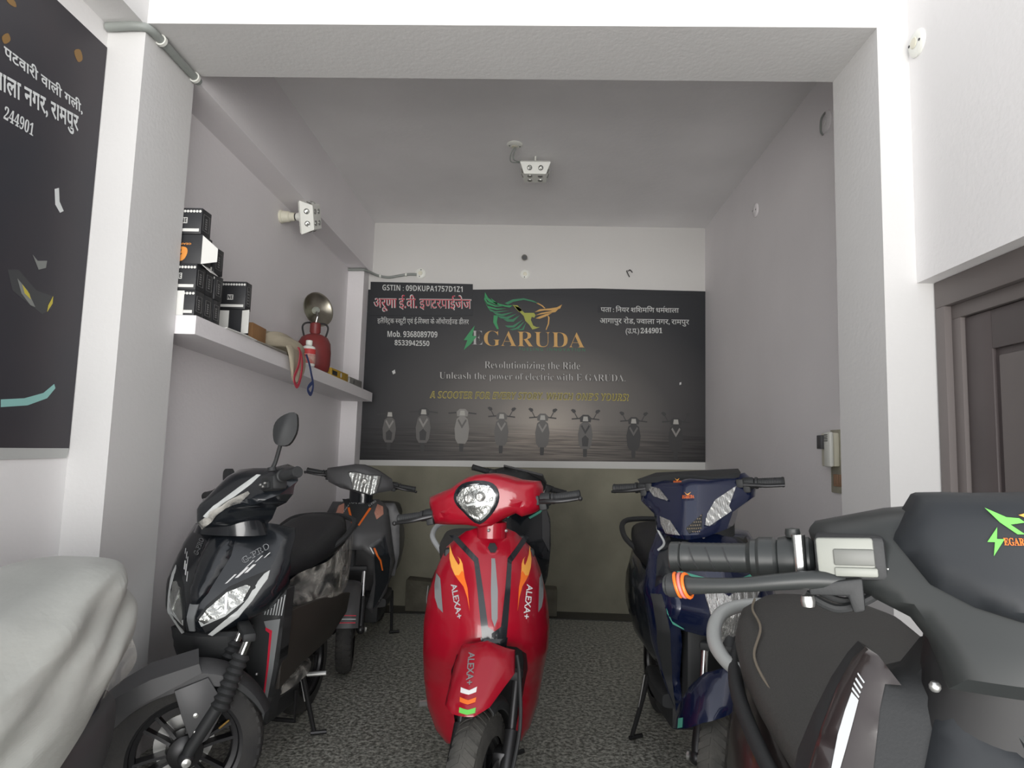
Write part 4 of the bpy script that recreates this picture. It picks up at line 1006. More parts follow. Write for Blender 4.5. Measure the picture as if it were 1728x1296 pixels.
for poly, m_ in (([(0, .026), (.016, .017), (.026, .016), (.030, .012), (.018, .010), (.028, .001), (.022, .001), (.010, .012)], M_green), ([(.026, .019), (.042, .024), (.060, .020), (.068, .010), (.060, .016), (.044, .020), (.030, .017)], M_yellow), ([(.044, .013), (.058, .011), (.075, .017), (.062, .006), (.052, .002), (.046, .005), (.050, .008)], M_orange)):
    MB(C_F).shell([(ex + x, ez + z) for x, z in poly], Dv, .001, .01, off=.0016).build('bird_emblem', m_, fc)
# brake side of the handlebar
gp = MB(C_F)
X0, X1, GZ, GY, GR = -.240, -.374, .004, -.005, .0178
L = X0 - X1
prof = [(0, 0), (.022, 0), (.026, .006), (.026, .022), (.0235, .026), (.0235, .032), (GR + .001, .036)]
for i in range(12):
    h = .038 + (L - .06) * i / 12; prof += [(GR, h), (GR + .0004, h + (L - .06) / 24)]
prof += [(GR + .0012, L - .020), (GR + .0012, L - .016), (GR - .001, L - .015), (GR + .0012, L - .013), (GR + .001, L - .002), (GR - .002, L), (0, L)]
gp.lathe(prof, (X0, GY, GZ), (-1, 0, 0), 32)
go = gp.build('handlebar_grip', M_fore, fo_, 30)
rb = MB(C_F)
for j in range(4):
    x = X0 - .055 - .021 * j
    rb.tube([(x - .010 * t, GY - GR * math.cos(1.2 * (t - .5) * 1.4) - .0002, GZ + GR * math.sin(1.2 * (t - .5) * 1.4)) for t in (0, .2, .4, .6, .8, 1)], .0011, 6)
rb.build('grip_rib', M_matte, go)
th = MB(C_F); th.lathe([(0, -.040), (.022, -.040), (.0265, -.035), (.0275, -.010), (.0255, 0), (0, 0)], (X0 + .0, GY, GZ), (-1, 0, 0), 28)
th.lathe([(0, 0), (.008, 0), (.009, .004), (.008, .010), (0, .011)], (X0 + .018, GY - .006, GZ + .027), (0, 0, 1), 16)
th.build('throttle_housing', M_fore, fo_)
C_R2 = C_F @ Matrix.Translation((-.052, 0, .002))
mc = MB(C_R2); mc.box((-.146, -.052, -.014), (-.074, .012, .034), .006); mo = mc.build('brake_reservoir', M_matte, fo_)
MB(C_R2).box((-.144, -.055, -.010), (-.086, -.048, .033), .003).build('reservoir_window', mat('pale_reservoir', (.25, .26, .235), .4), mo)
MB(C_R2).box((-.127, -.0575, .003), (-.086, -.0535, .021), .002).build('reservoir_plate', mat('plate_grey', (.13, .135, .125), .4), mo)
MB(C_R2).box((-.127, -.0575, -.009), (-.084, -.0535, .001), .002).build('reservoir_plate', mat('plate_grey_light', (.24, .25, .225), .4), mo)
pv = MB(C_R2); pv.lathe([(0, -.025), (.0075, -.025), (.0075, .026), (0, .026)], (-.163, -.032, .008), (0, 0, 1), 16); pv.build('lever_pivot', M_chrome, mo)
for x, z in ((-.163, -.020), (-.158, -.040), (-.072, -.006), (-.070, -.016)):
    MB(C_R2).lathe([(0, -.006), (.007, -.006), (.008, 0), (.007, .006), (0, .007)], (x, -.042, z), (0, 0, 1), 12).build('lever_bolt', M_bolt, mo)
lv = MB(C_F)
lv.tube([(-.172, -.045, -.014), (-.202, -.055, -.012), (-.24, -.060, -.015), (-.28, -.060, -.020), (-.32, -.056, -.023), (-.350, -.050, -.025), (-.372, -.046, -.026)], [.010, .0105, .0095, .0085, .0095, .0115, .012], 16, smooth=5)
lo = lv.build('brake_lever', M_fore, fo_)
bt = MB(C_F); bt.lathe([(0, 0), (.010, 0), (.0125, .002), (.0125, .004), (.0145, .006), (.0145, .022), (.0125, .030), (.011, .034)], (-.374, -.045, -.026), (1, -.12, .03), 20); bt.build('lever_sleeve', M_matte, lo)
for j, m_ in enumerate((M_orange, mat('pink_band', (.55, .18, .17), .5), M_orange)):
    c_ = MB(C_F); c_.lathe([(.0142 + .0022 * math.cos(a * PI / 4), .0022 * math.sin(a * PI / 4)) for a in range(9)], (-.345 - .006 * j, -.0515 + .0012 * j, -.0248), (1, -.15 + .1 * j, .25), 20); c_.build('rubber_band', m_, lo)
br = MB(C_R2); br.prism([(-.155, -.018), (-.10, -.010), (-.10, -.045), (-.112, -.048), (-.116, -.030), (-.155, -.030)], -.060, -.035, 'xz', .003); br.build('lever_bracket', M_matte, mo)
ho = MB(C_R2); ho.tube([(-.16, -.03, -.034), (-.13, -.035, -.048), (-.10, -.03, -.040), (-.06, -.02, -.016)], .005, 8, smooth=6); ho.tube([(-.15, -.025, -.030), (-.12, -.03, -.040), (-.09, -.02, -.030), (-.05, -.01, -.008)], .004, 8, smooth=6); ho.build('brake_hose', M_matte, mo)
grip_set(fo_, C_F, .225, .372, .004, -.005, r=.0178, lever=True, sides=(1,), gm=M_fore, lever_y=-.055)
ng = MB(); ng.loft([[Vector((w_ * math.cos(a * PI / 12), .36 + .07 * math.sin(a * PI / 12), z)) for a in range(24)] for w_, z in ((.115, .98), (.098, 1.03), (.09, 1.10))]); ng.build('headset_neck', M_stripe, fo_)
cs_ = MB(C_F); cs_.sphere((-.095, -.06, -.115), .006, 10); cs_.build('cowl_screw', M_bolt, fc)
wheel(fo_, W_F, .24, .10, .16, M_tire); fork(fo_, W_F, .24, .085, (.15, .55))
f = MB(W_F); arc_fender(f, .245, .075, math.radians(15), math.radians(150), .05); f.build('front_mudguard', M_foreglossy, fo_, 40)
floor_board(fo_, .44, .80, .19, .28, .34, M_matte)
rear_body(fo_, [(.62, .12, .34, .64), (.74, .19, .35, .70), (.95, .235, .38, .735), (1.18, .245, .42, .76), (1.40, .21, .50, .80), (1.56, .11, .58, .82), (1.62, .05, .62, .80)], M_foreglossy)
for k in (1, -1):
    t_ = MB(); t_.tube([(k * .16, .70, .70), (k * .205, .90, .735), (k * .225, 1.15, .765), (k * .20, 1.36, .80), (k * .13, 1.52, .835)], [.012, .015, .017, .016, .012], 12, smooth=6); t_.build('side_trim', M_matte, fo_)
seat_loft(fo_, [(.60, .06, .735, .765), (.66, .125, .715, .785), (.80, .165, .72, .80), (.98, .195, .735, .825), (1.14, .215, .75, .86), (1.28, .218, .775, .895), (1.40, .195, .80, .915), (1.50, .14, .83, .915), (1.54, .06, .85, .895)], M_seatgrey, 32, 3.0)
sm = MB(); sm.tube([(-.172, 1.00, .812), (-.190, 1.12, .842), (-.165, 1.22, .882), (-.172, 1.32, .902), (-.158, 1.40, .912)], .003, 6, smooth=8); sm.build('seat_seam', mat('tan_thread', (.20, .17, .13), .8), fo_)
gr = MB(); gr.tube([(-.17, 1.20, .78), (-.23, 1.26, .78), (-.262, 1.36, .81), (-.240, 1.47, .85), (-.16, 1.55, .865), (0, 1.58, .87), (.15, 1.55, .865), (.215, 1.47, .84), (.225, 1.36, .81), (.20, 1.26, .78), (.16, 1.20, .78)], [.015, .017, .019, .019, .018, .018, .018, .019, .019, .017, .015], 12, smooth=6)
gr.build('grab_rail', mat('pale_alloy', (.50, .52, .51), .4, .3), fo_)
MB().box((-.09, 1.585, .66), (.09, 1.64, .75), .014).build('tail_lamp', M_redline, fo_)
rear_wheel(fo_, 1.36); stand(fo_, .17, .86)
# ------------------------------------------------------------------ wrapped scooter at the left edge
wr = empty('scooter', (-1.215, .45, 0), 0)
tag(wr, 'scooter shrouded in milky plastic film at the bottom left edge', 'scooter', SG)
rear_body(wr, [(.62, .10, .32, .66), (.74, .16, .33, .74), (.92, .165, .36, .78), (1.12, .16, .42, .82), (1.28, .13, .50, .86), (1.36, .05, .58, .86)], M_navy)
seat_loft(wr, [(.60, .06, .74, .80), (.66, .13, .72, .84), (.88, .15, .74, .87), (1.08, .155, .76, .92), (1.26, .14, .80, .95), (1.33, .07, .84, .94)], M_seat)
lp_ = MB(); lp_.loft([ring(0, .80, .42, .15, .12, 20, 4), ring(0, .95, .44, .178, .15, 20, 4), ring(0, 1.2, .48, .178, .13, 20, 4), ring(0, 1.36, .54, .12, .08, 20, 4)]); lp_.build('lower_panel', M_mattegrey, wr)
rear_wheel(wr, 1.12); stand(wr, .15, .76)
floor_board(wr, .40, .78, .17, .26, .32, M_matte)
half = [(0, .98), (.10, .975), (.17, .94), (.2, .85), (.205, .7), (.19, .5), (.14, .32), (.09, .30), (.12, .5), (.11, .62), (0, .62)]
ap = MB(); ap.shell([(-x, z) for x, z in half] + half[::-1][1:-1], D_grey, .1, .03, roll=.014, rw=.022, back=lambda x, z: max(D_grey(x, z) + .03, .40)); ap.build('front_apron', M_navy, wr)
nk = MB(); nk.loft([[Vector((.08 * math.cos(a * PI / 10), .36 + .05 * math.sin(a * PI / 10), z)) for a in range(20)] for z in (.93, .98, 1.06)]); nk.build('headset_neck', M_matte, wr)
mw = Matrix.Translation((0, .34, 1.06))
cb = MB(mw); cb.shell([(-.21, .03), (0, .10), (.21, .03), (.19, -.04), (0, -.10), (-.19, -.04)], lambda x, z: -.10 + .5 * abs(x) + .4 * z, .1, .025, back=lambda x, z: .08); cb.build('headset_cowl', M_navy, wr)
wheel(wr, None, .23, .10, .155, M_tire); fork(wr, None, .23, .08, (.15, .55))
f = MB(); arc_fender(f, .235, .075, math.radians(15), math.radians(130), .05); f.build('front_mudguard', M_navy, wr)
fm = MB(); rings = []
fs_ = [(.50, .13, .40, .80, 0), (.60, .185, .40, .85, 1), (.72, .20, .42, .875, 2), (.84, .21, .46, .89, 3), (.94, .213, .51, .905, 4), (1.04, .212, .56, .925, 5), (1.13, .208, .61, .942, 6), (1.21, .200, .66, .955, 7), (1.28, .188, .74, .962, 8), (1.34, .168, .78, .962, 9), (1.385, .13, .80, .955, 10), (1.405, .08, .83, .94, 11)]
for y, w_, z0, z1, i in fs_:
    r = []
    for k in range(61):
        t = k / 60; a = PI + PI * t
        x = w_ * math.copysign(abs(math.cos(a)) ** .5, math.cos(a)); z = z0 + (z1 - z0) * abs(math.sin(a)) ** .55
        u = 34 * (z - .75 * y) ; q = .016 * (1 - 2 * abs(math.sin(.5 * u + 1.5 * math.sin(5 * y)))) * (.4 + .6 * math.sin(6 * y + 3) ** 2) + .009 * (1 - 2 * abs(math.sin(15 * z + 9 * y))) + .006 * math.sin(53 * z - 41 * y + 2 * x)
        nx = math.copysign(1, x) * min(1, abs(x) / w_ * 1.2)
        r.append(Vector((x + q * nx, y + .5 * q + .006 * math.sin(40 * z), z + q * .7 * abs(math.sin(a)))))
    rings.append(r)
fm.loft(rings, False, False, False)
wo_ = fm.build('film_wrap', M_foam, wr, 0, 2)
md = wo_.modifiers.new('t', 'SOLIDIFY'); md.thickness = .002
tl_ = MB(); tl_.loft([[Vector((.150 + .02 * math.sin(5 * i), 1.24 + .04 * j, .80 - .035 * i + .01 * j)) for j in range(4)] for i in range(6)], False, False, False)
tl_.build('film_tail', M_film, wr, 0, 1)

# ------------------------------------------------------------------ printed banner on the back wall
DY = lambda y: (lambda x, z: y)
def flat(poly, name, m, par, y, res=9.0):
    return MB().shell(poly, DY(y), .0008, res).build(name, m, par, 0)
def emissionless(name, ramp): return None
M_print = bpy.data.materials.new('printed_flex')
M_print.use_nodes = True
n = M_print.node_tree; p = n.nodes['Principled BSDF']; p.inputs['Roughness'].default_value = .55
t = n.nodes.new('ShaderNodeTexCoord')
mp = n.nodes.new('ShaderNodeMapping'); mp.inputs['Location'].default_value = (-.07, 0, -1.365); mp.inputs['Scale'].default_value = (.62, 0, .91)
gr = n.nodes.new('ShaderNodeTexGradient'); gr.gradient_type = 'SPHERICAL'
n.links.new(t.outputs['Object'], mp.inputs[0]); n.links.new(mp.outputs[0], gr.inputs[0])
r = n.nodes.new('ShaderNodeValToRGB')
r.color_ramp.elements[0].position = 0.0; r.color_ramp.elements[0].color = (.012, .0135, .018, 1)
r.color_ramp.elements[1].position = 1.0; r.color_ramp.elements[1].color = (.44, .39, .34, 1)
e = r.color_ramp.elements.new(.35); e.color = (.050, .047, .048, 1)
e = r.color_ramp.elements.new(.70); e.color = (.17, .155, .142, 1)
n.links.new(gr.outputs['Fac'], r.inputs[0])
# printed streaky ground under the scooters
mp2 = n.nodes.new('ShaderNodeMapping'); mp2.inputs['Scale'].default_value = (1.2, 0, 34)
nz = n.nodes.new('ShaderNodeTexNoise'); nz.inputs['Scale'].default_value = 2.2; nz.inputs['Detail'].default_value = 4
n.links.new(t.outputs['Object'], mp2.inputs[0]); n.links.new(mp2.outputs[0], nz.inputs['Vector'])
sp = n.nodes.new('ShaderNodeSeparateXYZ'); n.links.new(t.outputs['Object'], sp.inputs[0])
mr = n.nodes.new('ShaderNodeMapRange'); mr.inputs['From Min'].default_value = 1.52; mr.inputs['From Max'].default_value = 1.38; n.links.new(sp.outputs['Z'], mr.inputs['Value'])
r2 = n.nodes.new('ShaderNodeValToRGB'); r2.color_ramp.elements[0].position = .35; r2.color_ramp.elements[0].color = (.35, .33, .33, 1); r2.color_ramp.elements[1].position = .65; r2.color_ramp.elements[1].color = (1.1, 1.05, 1.0, 1)
n.links.new(nz.outputs['Fac'], r2.inputs[0])
mx = n.nodes.new('ShaderNodeMix'); mx.data_type = 'RGBA'; mx.blend_type = 'MULTIPLY'
n.links.new(mr.outputs[0], mx.inputs['Factor']); n.links.new(r.outputs[0], mx.inputs['A']); n.links.new(r2.outputs[0], mx.inputs['B'])
n.links.new(mx.outputs['Result'], p.inputs['Base Color'])
M_pdark = mat('printed_black', (.012, .0135, .018), .55)
M_ptext = mat('printed_white', (.60, .61, .60), .55)
M_pgrey = mat('printed_grey', (.44, .43, .42), .55)
M_pshadow = mat('printed_shadow', (.025, .023, .022), .55)
M_pred = mat('printed_red', (.50, .02, .05), .5)
M_pgold = mat('printed_gold', (.58, .33, .09), .5)
M_pdkgold = mat('printed_dark_gold', (.12, .10, .035), .5)
M_pyel = mat('printed_yellow', (.50, .42, .05), .5)
M_pgreen = mat('printed_green', (.02, .27, .09), .5)
M_pdgreen = mat('printed_dark_green', (.02, .19, .085), .5)
M_pegold = mat('printed_olive', (.34, .36, .05), .5)
ban = empty('banner', (0, 0, 0))
tag(ban, 'wide black printed shop banner on the back wall with eagle emblem and eight scooters', 'banner')
YS = YB - .008
o = MB(); o.prism([(-1.4908, 2.6135), (-0.547, 2.6325), (0.4661, 2.6632), (1.4086, 2.6567), (1.4067, 1.1701), (-1.4494, 1.1265)], YS, YB - .0005, 'xz'); sheet = o.build('banner_sheet', M_print, ban, 0)
flat([(-1.4517, 1.1705), (1.4068, 1.2327), (1.4067, 1.1701), (-1.4544, 1.1263)], 'white_hem', mat('hem_white', (.62, .62, .60), .6), ban, YS - .0012)
patch = MB(); patch.prism([(-1.4227, 2.6821), (-0.5486, 2.6788), (-0.5394, 2.4076), (-1.4132, 2.3889)], YS - .004, YS - .0005, 'xz'); patch.build('pasted_strip', M_pdark, ban, 0)
flat([(-0.5369, 2.6328), (1.4086, 2.6517), (1.4085, 2.6263), (-0.5359, 2.602)], 'top_edge', M_pdark, ban, YS - .0012)
YT = YS - .006
def line(vf, bx, m, name='lettering', y=YT, corners=None):
    """one part per word of the printed line"""
    vs, fs = vf
    x0 = min(q[0] for q in vs); x1 = max(q[0] for q in vs); y0 = min(q[1] for q in vs); y1 = max(q[1] for q in vs)
    sp = sorted((min(vs[i][0] for i in f), max(vs[i][0] for i in f)) for f in fs)
    cuts = []; e = sp[0][1]
    for a, b in sp:
        if a - e > .15: cuts.append((a + e) / 2)
        e = max(e, b)
    bl, br, tl = corners
    words = {}
    for f in fs:
        c = sum(vs[i][0] for i in f) / len(f)
        words.setdefault(sum(c > q for q in cuts), []).append(f)
    for k in sorted(words):
        P = []
        for qx, qy in vs:
            u = (qx - x0) / (x1 - x0); w = (qy - y0) / (y1 - y0)
            P.append((bl[0] + (br[0] - bl[0]) * u + (tl[0] - bl[0]) * w, y, bl[1] + (br[1] - bl[1]) * u + (tl[1] - bl[1]) * w))
        used = sorted({i for f in words[k] for i in f}); ix = {o: n for n, o in enumerate(used)}
        MB().add([P[i] for i in used], [[ix[i] for i in f] for f in words[k]]).build(name, m, ban, 0)
def cor(bl, br, tl): return (bl, br, tl)
line(glyphs(sansb('GSTIN') + ' : ' + sansb('09DKUPA1757D1Z1'), -.006), None, M_ptext, corners=((-1.3171, 2.6093), (-0.632, 2.6077), (-1.3195, 2.6583)))
hin = deva(['अरूणा', ' ', 'ई.वी.', ' ', 'इ', ('half', 'ण', .78), 'टरप', ('ra',), 'ाईजेज'], .016)
hin2 = deva(['अरूणा', ' ', 'ई.वी.', ' ', 'इ', ('half', 'ण', .78), 'टरप', ('ra',), 'ाईजेज'], -.006)
line(hin, None, M_ptext, corners=((-1.3844, 2.4228), (-0.5502, 2.4303), (-1.3919, 2.5743)))
line(hin2, None, M_pred, y=YT - .001, corners=((-1.377, 2.4281), (-0.5554, 2.4353), (-1.384, 2.5693)))
line(deva(['इलै', 'ि', ('half', 'क', .72), 'ट', ('tra',), 'क', ' ', ('half', 'स', .72), 'कूटी', ' ', 'एवं', ' ', 'ई-', 'ि', 'र', ('half', 'क', .72), 'शा', ' ', 'के', ' ', 'ऑथोराई', ('half', 'ज', .72), 'ड', ' ', 'डीलर'], .0), None, M_ptext, corners=((-1.3457, 2.3085), (-0.5688, 2.3154), (-1.3492, 2.38)))
line(glyphs(sansb('Mob') + '. ' + sansb('9368089709'), -.004), None, M_ptext, corners=((-1.2549, 2.2087), (-0.8314, 2.2132), (-1.2574, 2.2621)))
line(glyphs(sansb('8533942550'), -.004), None, M_ptext, corners=((-1.191, 2.1391), (-0.8963, 2.1383), (-1.1931, 2.1847)))
flat([(0.5083, 2.5163), (1.2114, 2.5311), (1.2214, 2.4706), (0.5092, 2.4555)], 'pasted_strip', M_pdark, ban, YS - .003)
line(deva(['पता', ' ', ':', ' ', 'ि', 'नयर', ' ', 'श', 'ि', 'शम', 'ि', 'ण', ' ', 'धम', ('reph',), 'शाला'], .004), None, M_ptext, corners=((0.5364, 2.4611), (1.1869, 2.4674), (0.5356, 2.5169)))
line(deva(['आगापुर', ' ', 'रोड,', ' ', ('half', 'ज', .72), 'वाला', ' ', 'नगर,', ' ', 'रामपुर'], .006), None, M_ptext, corners=((0.5306, 2.3497), (1.2732, 2.3534), (0.5295, 2.423)))
line(deva(['(उ.प', ('ra',), '.)', ' ', serif('244901')], .006), None, M_ptext, corners=((0.7468, 2.2689), (1.0498, 2.2782), (0.7462, 2.3292)))
for k, m_, y_ in ((1, M_pshadow, YT), (0, M_pgrey, YT - .001)):
    bold = .02 if k else -.012
    line(glyphs(serif('Revolutionizing the Ride'), bold), None, m_, y=y_, corners=((-0.4239, 1.9456), (0.3714, 1.9548), (-0.4263, 2.0207)))
    line(glyphs(serif('Unleash the power of electric with E GARUDA.'), bold), None, m_, y=y_, corners=((-0.7996, 1.8513), (0.7487, 1.8648), (-0.8024, 1.9214)))
sc = glyphs(sansbi('A SCOOTER FOR EVERY STORY. WHICH ONE') + '’' + sansbi('S YOURS') + '?', .02)
line(sc, None, M_pyel, corners=((-0.8759, 1.6997), (0.7797, 1.7174), (-0.8784, 1.7595)))
line(glyphs(sansbi('A SCOOTER FOR EVERY STORY. WHICH ONE') + '’' + sansbi('S YOURS') + '?', -.01), None, M_pdkgold, y=YT - .001, corners=((-0.8712, 1.7048), (0.7747, 1.7222), (-0.8732, 1.7546)))
line(glyphs(serif('GARUDA'), -.012), None, M_pgold, 'brand_lettering', corners=((-0.4356, 2.1514), (0.4074, 2.1532), (-0.4397, 2.2802)))
line(glyphs(serif('E'), -.02), None, M_pgrey, 'brand_lettering', corners=((-0.5359, 2.1592), (-0.4458, 2.1587), (-0.54, 2.2805)))
line(glyphs('F U E L I N G   I N N O V A T I O N'), None, M_pdgreen, 'brand_lettering', corners=((-0.1377, 2.118), (0.4104, 2.1232), (-0.1384, 2.1431)))
flat([(-0.5199, 2.3223), (-0.5645, 2.2605), (-0.6077, 2.1955), (-0.577, 2.1962), (-0.6047, 2.1115), (-0.5478, 2.1632), (-0.5001, 2.2316), (-0.5369, 2.2342)], 'bolt_emblem', M_pgreen, ban, YT - .002)
eg = MB()
def eagle(poly, m, y=YT): flat([q for q in poly], 'eagle_emblem', m, ban, y)
for i, q in enumerate([[(-0.4424, 2.6106), (-0.414, 2.5621), (-0.3661, 2.529), (-0.3188, 2.5164), (-0.3521, 2.5089), (-0.4062, 2.5282), (-0.4444, 2.5682)], [(-0.4447, 2.5785), (-0.4196, 2.5279), (-0.3518, 2.4987), (-0.2714, 2.4936), (-0.3514, 2.4872), (-0.419, 2.5075), (-0.447, 2.5478)], [(-0.3939, 2.5625), (-0.3322, 2.5161), (-0.2582, 2.5007), (-0.2048, 2.5018), (-0.231, 2.4829), (-0.3115, 2.4962), (-0.3659, 2.5222)], [(-0.4504, 2.5477), (-0.4185, 2.4939), (-0.3376, 2.4718), (-0.2574, 2.4735), (-0.3372, 2.4603), (-0.4112, 2.4737)], [(-0.4112, 2.4737), (-0.3502, 2.4478), (-0.2303, 2.4572), (-0.3365, 2.4359), (-0.3903, 2.447)], [(-0.37, 2.4406), (-0.2961, 2.4253), (-0.1965, 2.4443), (-0.2822, 2.4086), (-0.3358, 2.4142)], [(-0.3357, 2.4109), (-0.2554, 2.4024), (-0.1695, 2.4313), (-0.2415, 2.3824), (-0.3016, 2.3879)], [(-0.2814, 2.3816), (-0.2015, 2.3833), (-0.1425, 2.4184), (-0.1942, 2.3598), (-0.2475, 2.362)], [(-0.2665, 2.3278), (-0.2, 2.3293), (-0.1149, 2.3818), (-0.1862, 2.3127), (-0.2394, 2.3116)], [(-0.2256, 2.295), (-0.1728, 2.3097), (-0.1012, 2.3686), (-0.146, 2.3035), (-0.1988, 2.2889)], [(-0.1591, 2.2931), (-0.1195, 2.3041), (-0.0877, 2.3588), (-0.1059, 2.2943), (-0.1291, 2.2904)]]):
    eagle(q, M_pgreen if i < 4 else M_pdgreen)
for q in [[(-0.1914, 2.4987), (-0.151, 2.486), (-0.1031, 2.4395), (-0.0631, 2.4404), (-0.0232, 2.4412), (-0.0094, 2.4212), (-0.0189, 2.4008), (-0.0423, 2.407), (-0.0483, 2.3799), (-0.0272, 2.3331), (-0.0003, 2.3202), (0.0295, 2.3209), (-0.0066, 2.3066), (-0.033, 2.2993), (-0.0606, 2.3391), (-0.0947, 2.3721), (-0.109, 2.4123), (-0.1638, 2.4653)], [(-0.2049, 2.5052), (-0.1648, 2.5026), (-0.1236, 2.4594), (-0.1499, 2.4453)]]:
    eagle(q, M_pegold, YT - .001)
for q in [[(-0.0167, 2.4481), (0.0226, 2.4727), (0.1022, 2.4811), (0.1685, 2.4927), (0.2111, 2.5173), (0.1952, 2.4831), (0.1358, 2.4649), (0.0627, 2.4634)], [(-0.0094, 2.4212), (0.0366, 2.4425), (0.1094, 2.4576), (0.182, 2.4794), (0.156, 2.4518), (0.0899, 2.4403)], [(-0.0088, 2.3942), (0.0306, 2.4153), (0.0767, 2.4332), (0.1296, 2.4445), (0.0772, 2.413), (0.0245, 2.3916)]]:
    eagle(q, M_pgold, YT - .001)
import_ring = [(-0.3625, 2.4137), (-0.364, 2.3527), (-0.3322, 2.296), (-0.3156, 2.2964), (-0.334, 2.3534), (-0.3257, 2.4111)]
eagle(import_ring, M_pgreen)
eagle([(-0.2721, 2.5187), (-0.2062, 2.5527), (-0.113, 2.5649), (-0.0325, 2.5461), (0.0215, 2.5201), (-0.0389, 2.5358), (-0.1127, 2.5513), (-0.199, 2.5325), (-0.2451, 2.5077)], M_pdgreen, YT - .0005)
eagle([(0.0079, 2.5286), (0.0484, 2.5071), (0.0723, 2.4825), (0.0623, 2.4823), (0.0352, 2.5034), (-0.0053, 2.5243)], M_pgold, YT - .0005)
eagle([(0.0901, 2.4301), (0.1093, 2.4035), (0.1052, 2.3495), (0.0832, 2.2951), (0.0784, 2.3018), (0.0952, 2.3526), (0.0975, 2.3965)], M_pgold, YT - .0005)
# the eight printed scooters
M_ps = [mat('print_tone_%s' % k, c, .55) for k, c in (('pale', (.26, .25, .235)), ('mid', (.12, .115, .11)), ('dark', (.035, .034, .035)), ('glint', (.42, .41, .38)))]
def pscooter(cx, z0, h, tones, mirrors):
    w = h * .40
    b = MB()
    def pl(pts, tone, dy=0):
        b.cur = tone; b.shell([(cx + x * w, z0 + z * h) for x, z in pts], DY(YT - .0004 - dy), .0006, 9.0)
    pl([(-.10, .0), (.10, .0), (.12, .12), (.10, .34), (-.10, .34), (-.12, .12)], 2)
    pl([(-.36, .28), (-.22, .18), (.22, .18), (.36, .28), (.42, .52), (.32, .74), (.14, .80), (-.14, .80), (-.32, .74), (-.42, .52)], tones[0], .0004)
    pl([(-.16, .24), (.16, .24), (.20, .42), (0, .50), (-.20, .42)], tones[2], .0008)
    pl([(-.26, .70), (0, .52), (.26, .70), (.20, .74), (0, .60), (-.20, .74)], tones[1], .0008)
    pl([(-.30, .80), (.30, .80), (.34, .90), (.16, .97), (-.16, .97), (-.34, .90)], tones[2], .0010)
    pl([(-.16, .82), (.16, .82), (.12, .93), (-.12, .93)], 3, .0014)
    pl([(-.80, .85), (-.30, .87), (-.30, .90), (-.80, .88)], 2, .0006); pl([(.30, .87), (.80, .85), (.80, .88), (.30, .90)], 2, .0006)
    if mirrors:
        for k in (-1, 1):
            pl([(k * .45, .89), (k * .62, 1.02), (k * .66, 1.01), (k * .49, .88)][::k], 2, .0006)
            pl([(k * .56, 1.03), (k * .70, 1.0), (k * .86, 1.07), (k * .76, 1.10), (k * .60, 1.08)][::k], 2, .0008)
    b.build('scooter_picture', M_ps, ban, 0)
for cx, z0, h, tn, mi in [(-1.2035, 1.2613, 0.3355, (1, 0, 2), 0), (-0.9204, 1.2595, 0.3695, (1, 0, 2), 0), (-0.5971, 1.2636, 0.3639, (0, 1, 0), 0), (-0.2696, 1.2581, 0.3482, (1, 0, 1), 1), (0.0706, 1.253, 0.3524, (1, 0, 1), 1), (0.4241, 1.2484, 0.3564, (1, 2, 2), 1), (0.8198, 1.2499, 0.3457, (2, 1, 2), 1), (1.165, 1.2451, 0.3547, (2, 0, 2), 1)]:
    pscooter(cx, z0, h, tn, mi)
for q in [[(-1.2033, 1.9167), (-1.1789, 1.9324), (-1.1725, 1.9024), (-1.1921, 1.8918)], [(1.1934, 1.8807), (1.208, 1.886), (1.2081, 1.8663), (1.1935, 1.861)]]:
    flat(q, 'tape_scrap', M_ptext, ban, YT - .001)
# ------------------------------------------------------------------ printed banner on the porch wall (left edge)
XW = -1.5685
b2 = empty('banner', (XW, 1.5, 0), math.radians(90))
tag(b2, 'dark printed banner with white Hindi address lines on the left porch wall', 'banner')
def LP(pts): return [(y - 1.5, z) for y, z in pts]
M_pb = mat('porch_print', (.022, .023, .031), .5, vary=.6, vscale=2.2, dirt=(.034, .028, .034))
o = MB(); o.prism(LP([(.35, 1.247), (2.196, 1.247), (2.196, 2.681), (.35, 2.681)]), .0, -.0025, 'xz'); o.build('banner_sheet', M_pb, b2, 0)
o = MB(); o.prism(LP([(.35, 1.20), (2.19, 1.215), (2.196, 1.247), (.35, 1.247)]), -.0005, -.002, 'xz'); o.build('white_hem', mat('hem_grey', (.45, .46, .45), .6), b2, 0)
def lw(poly, m, name, d=-.0035): return MB().shell(LP(poly), DY(d), .0006, 9.0).build(name, m, b2, 0)
def lwt(vf, cs, m):
    l = MB(); c = LP(cs); letter(l, vf, None, DY(-.0035), 0, corners=c); return l.build('lettering', m, b2, 0)
M_pt2 = mat('porch_white', (.62, .64, .64), .5)
lwt(deva(['पटवारी', ' ', 'वाली', ' ', 'गली,'], .022), [(1.769, 2.3739), (2.1062, 2.3772), (1.7628, 2.4209)], M_pt2)
lwt(deva([('half', 'ज', .72), 'वाला', ' ', 'नगर,', ' ', 'रामपुर'], .022), [(1.7165, 2.2495), (2.0969, 2.2944), (1.7074, 2.3195)], M_pt2)
lwt(glyphs(serif('244901'), .006), [(1.7898, 2.2007), (1.9039, 2.2031), (1.7909, 2.2411)], M_pt2)
lw([(1.8885, 1.3883), (1.978, 1.399), (2.0539, 1.4221), (2.0966, 1.455), (2.1037, 1.4421), (2.0715, 1.4065), (1.9927, 1.3781), (1.8915, 1.3658)], mat('print_aqua', (.25, .50, .47), .5), 'swoosh')
M_pg1 = mat('print_shadow_grey', (.045, .047, .05), .5); M_pg2 = mat('print_gold_bokeh', (.22, .12, .03), .5); M_pg3 = mat('print_glass', (.20, .21, .20), .5)
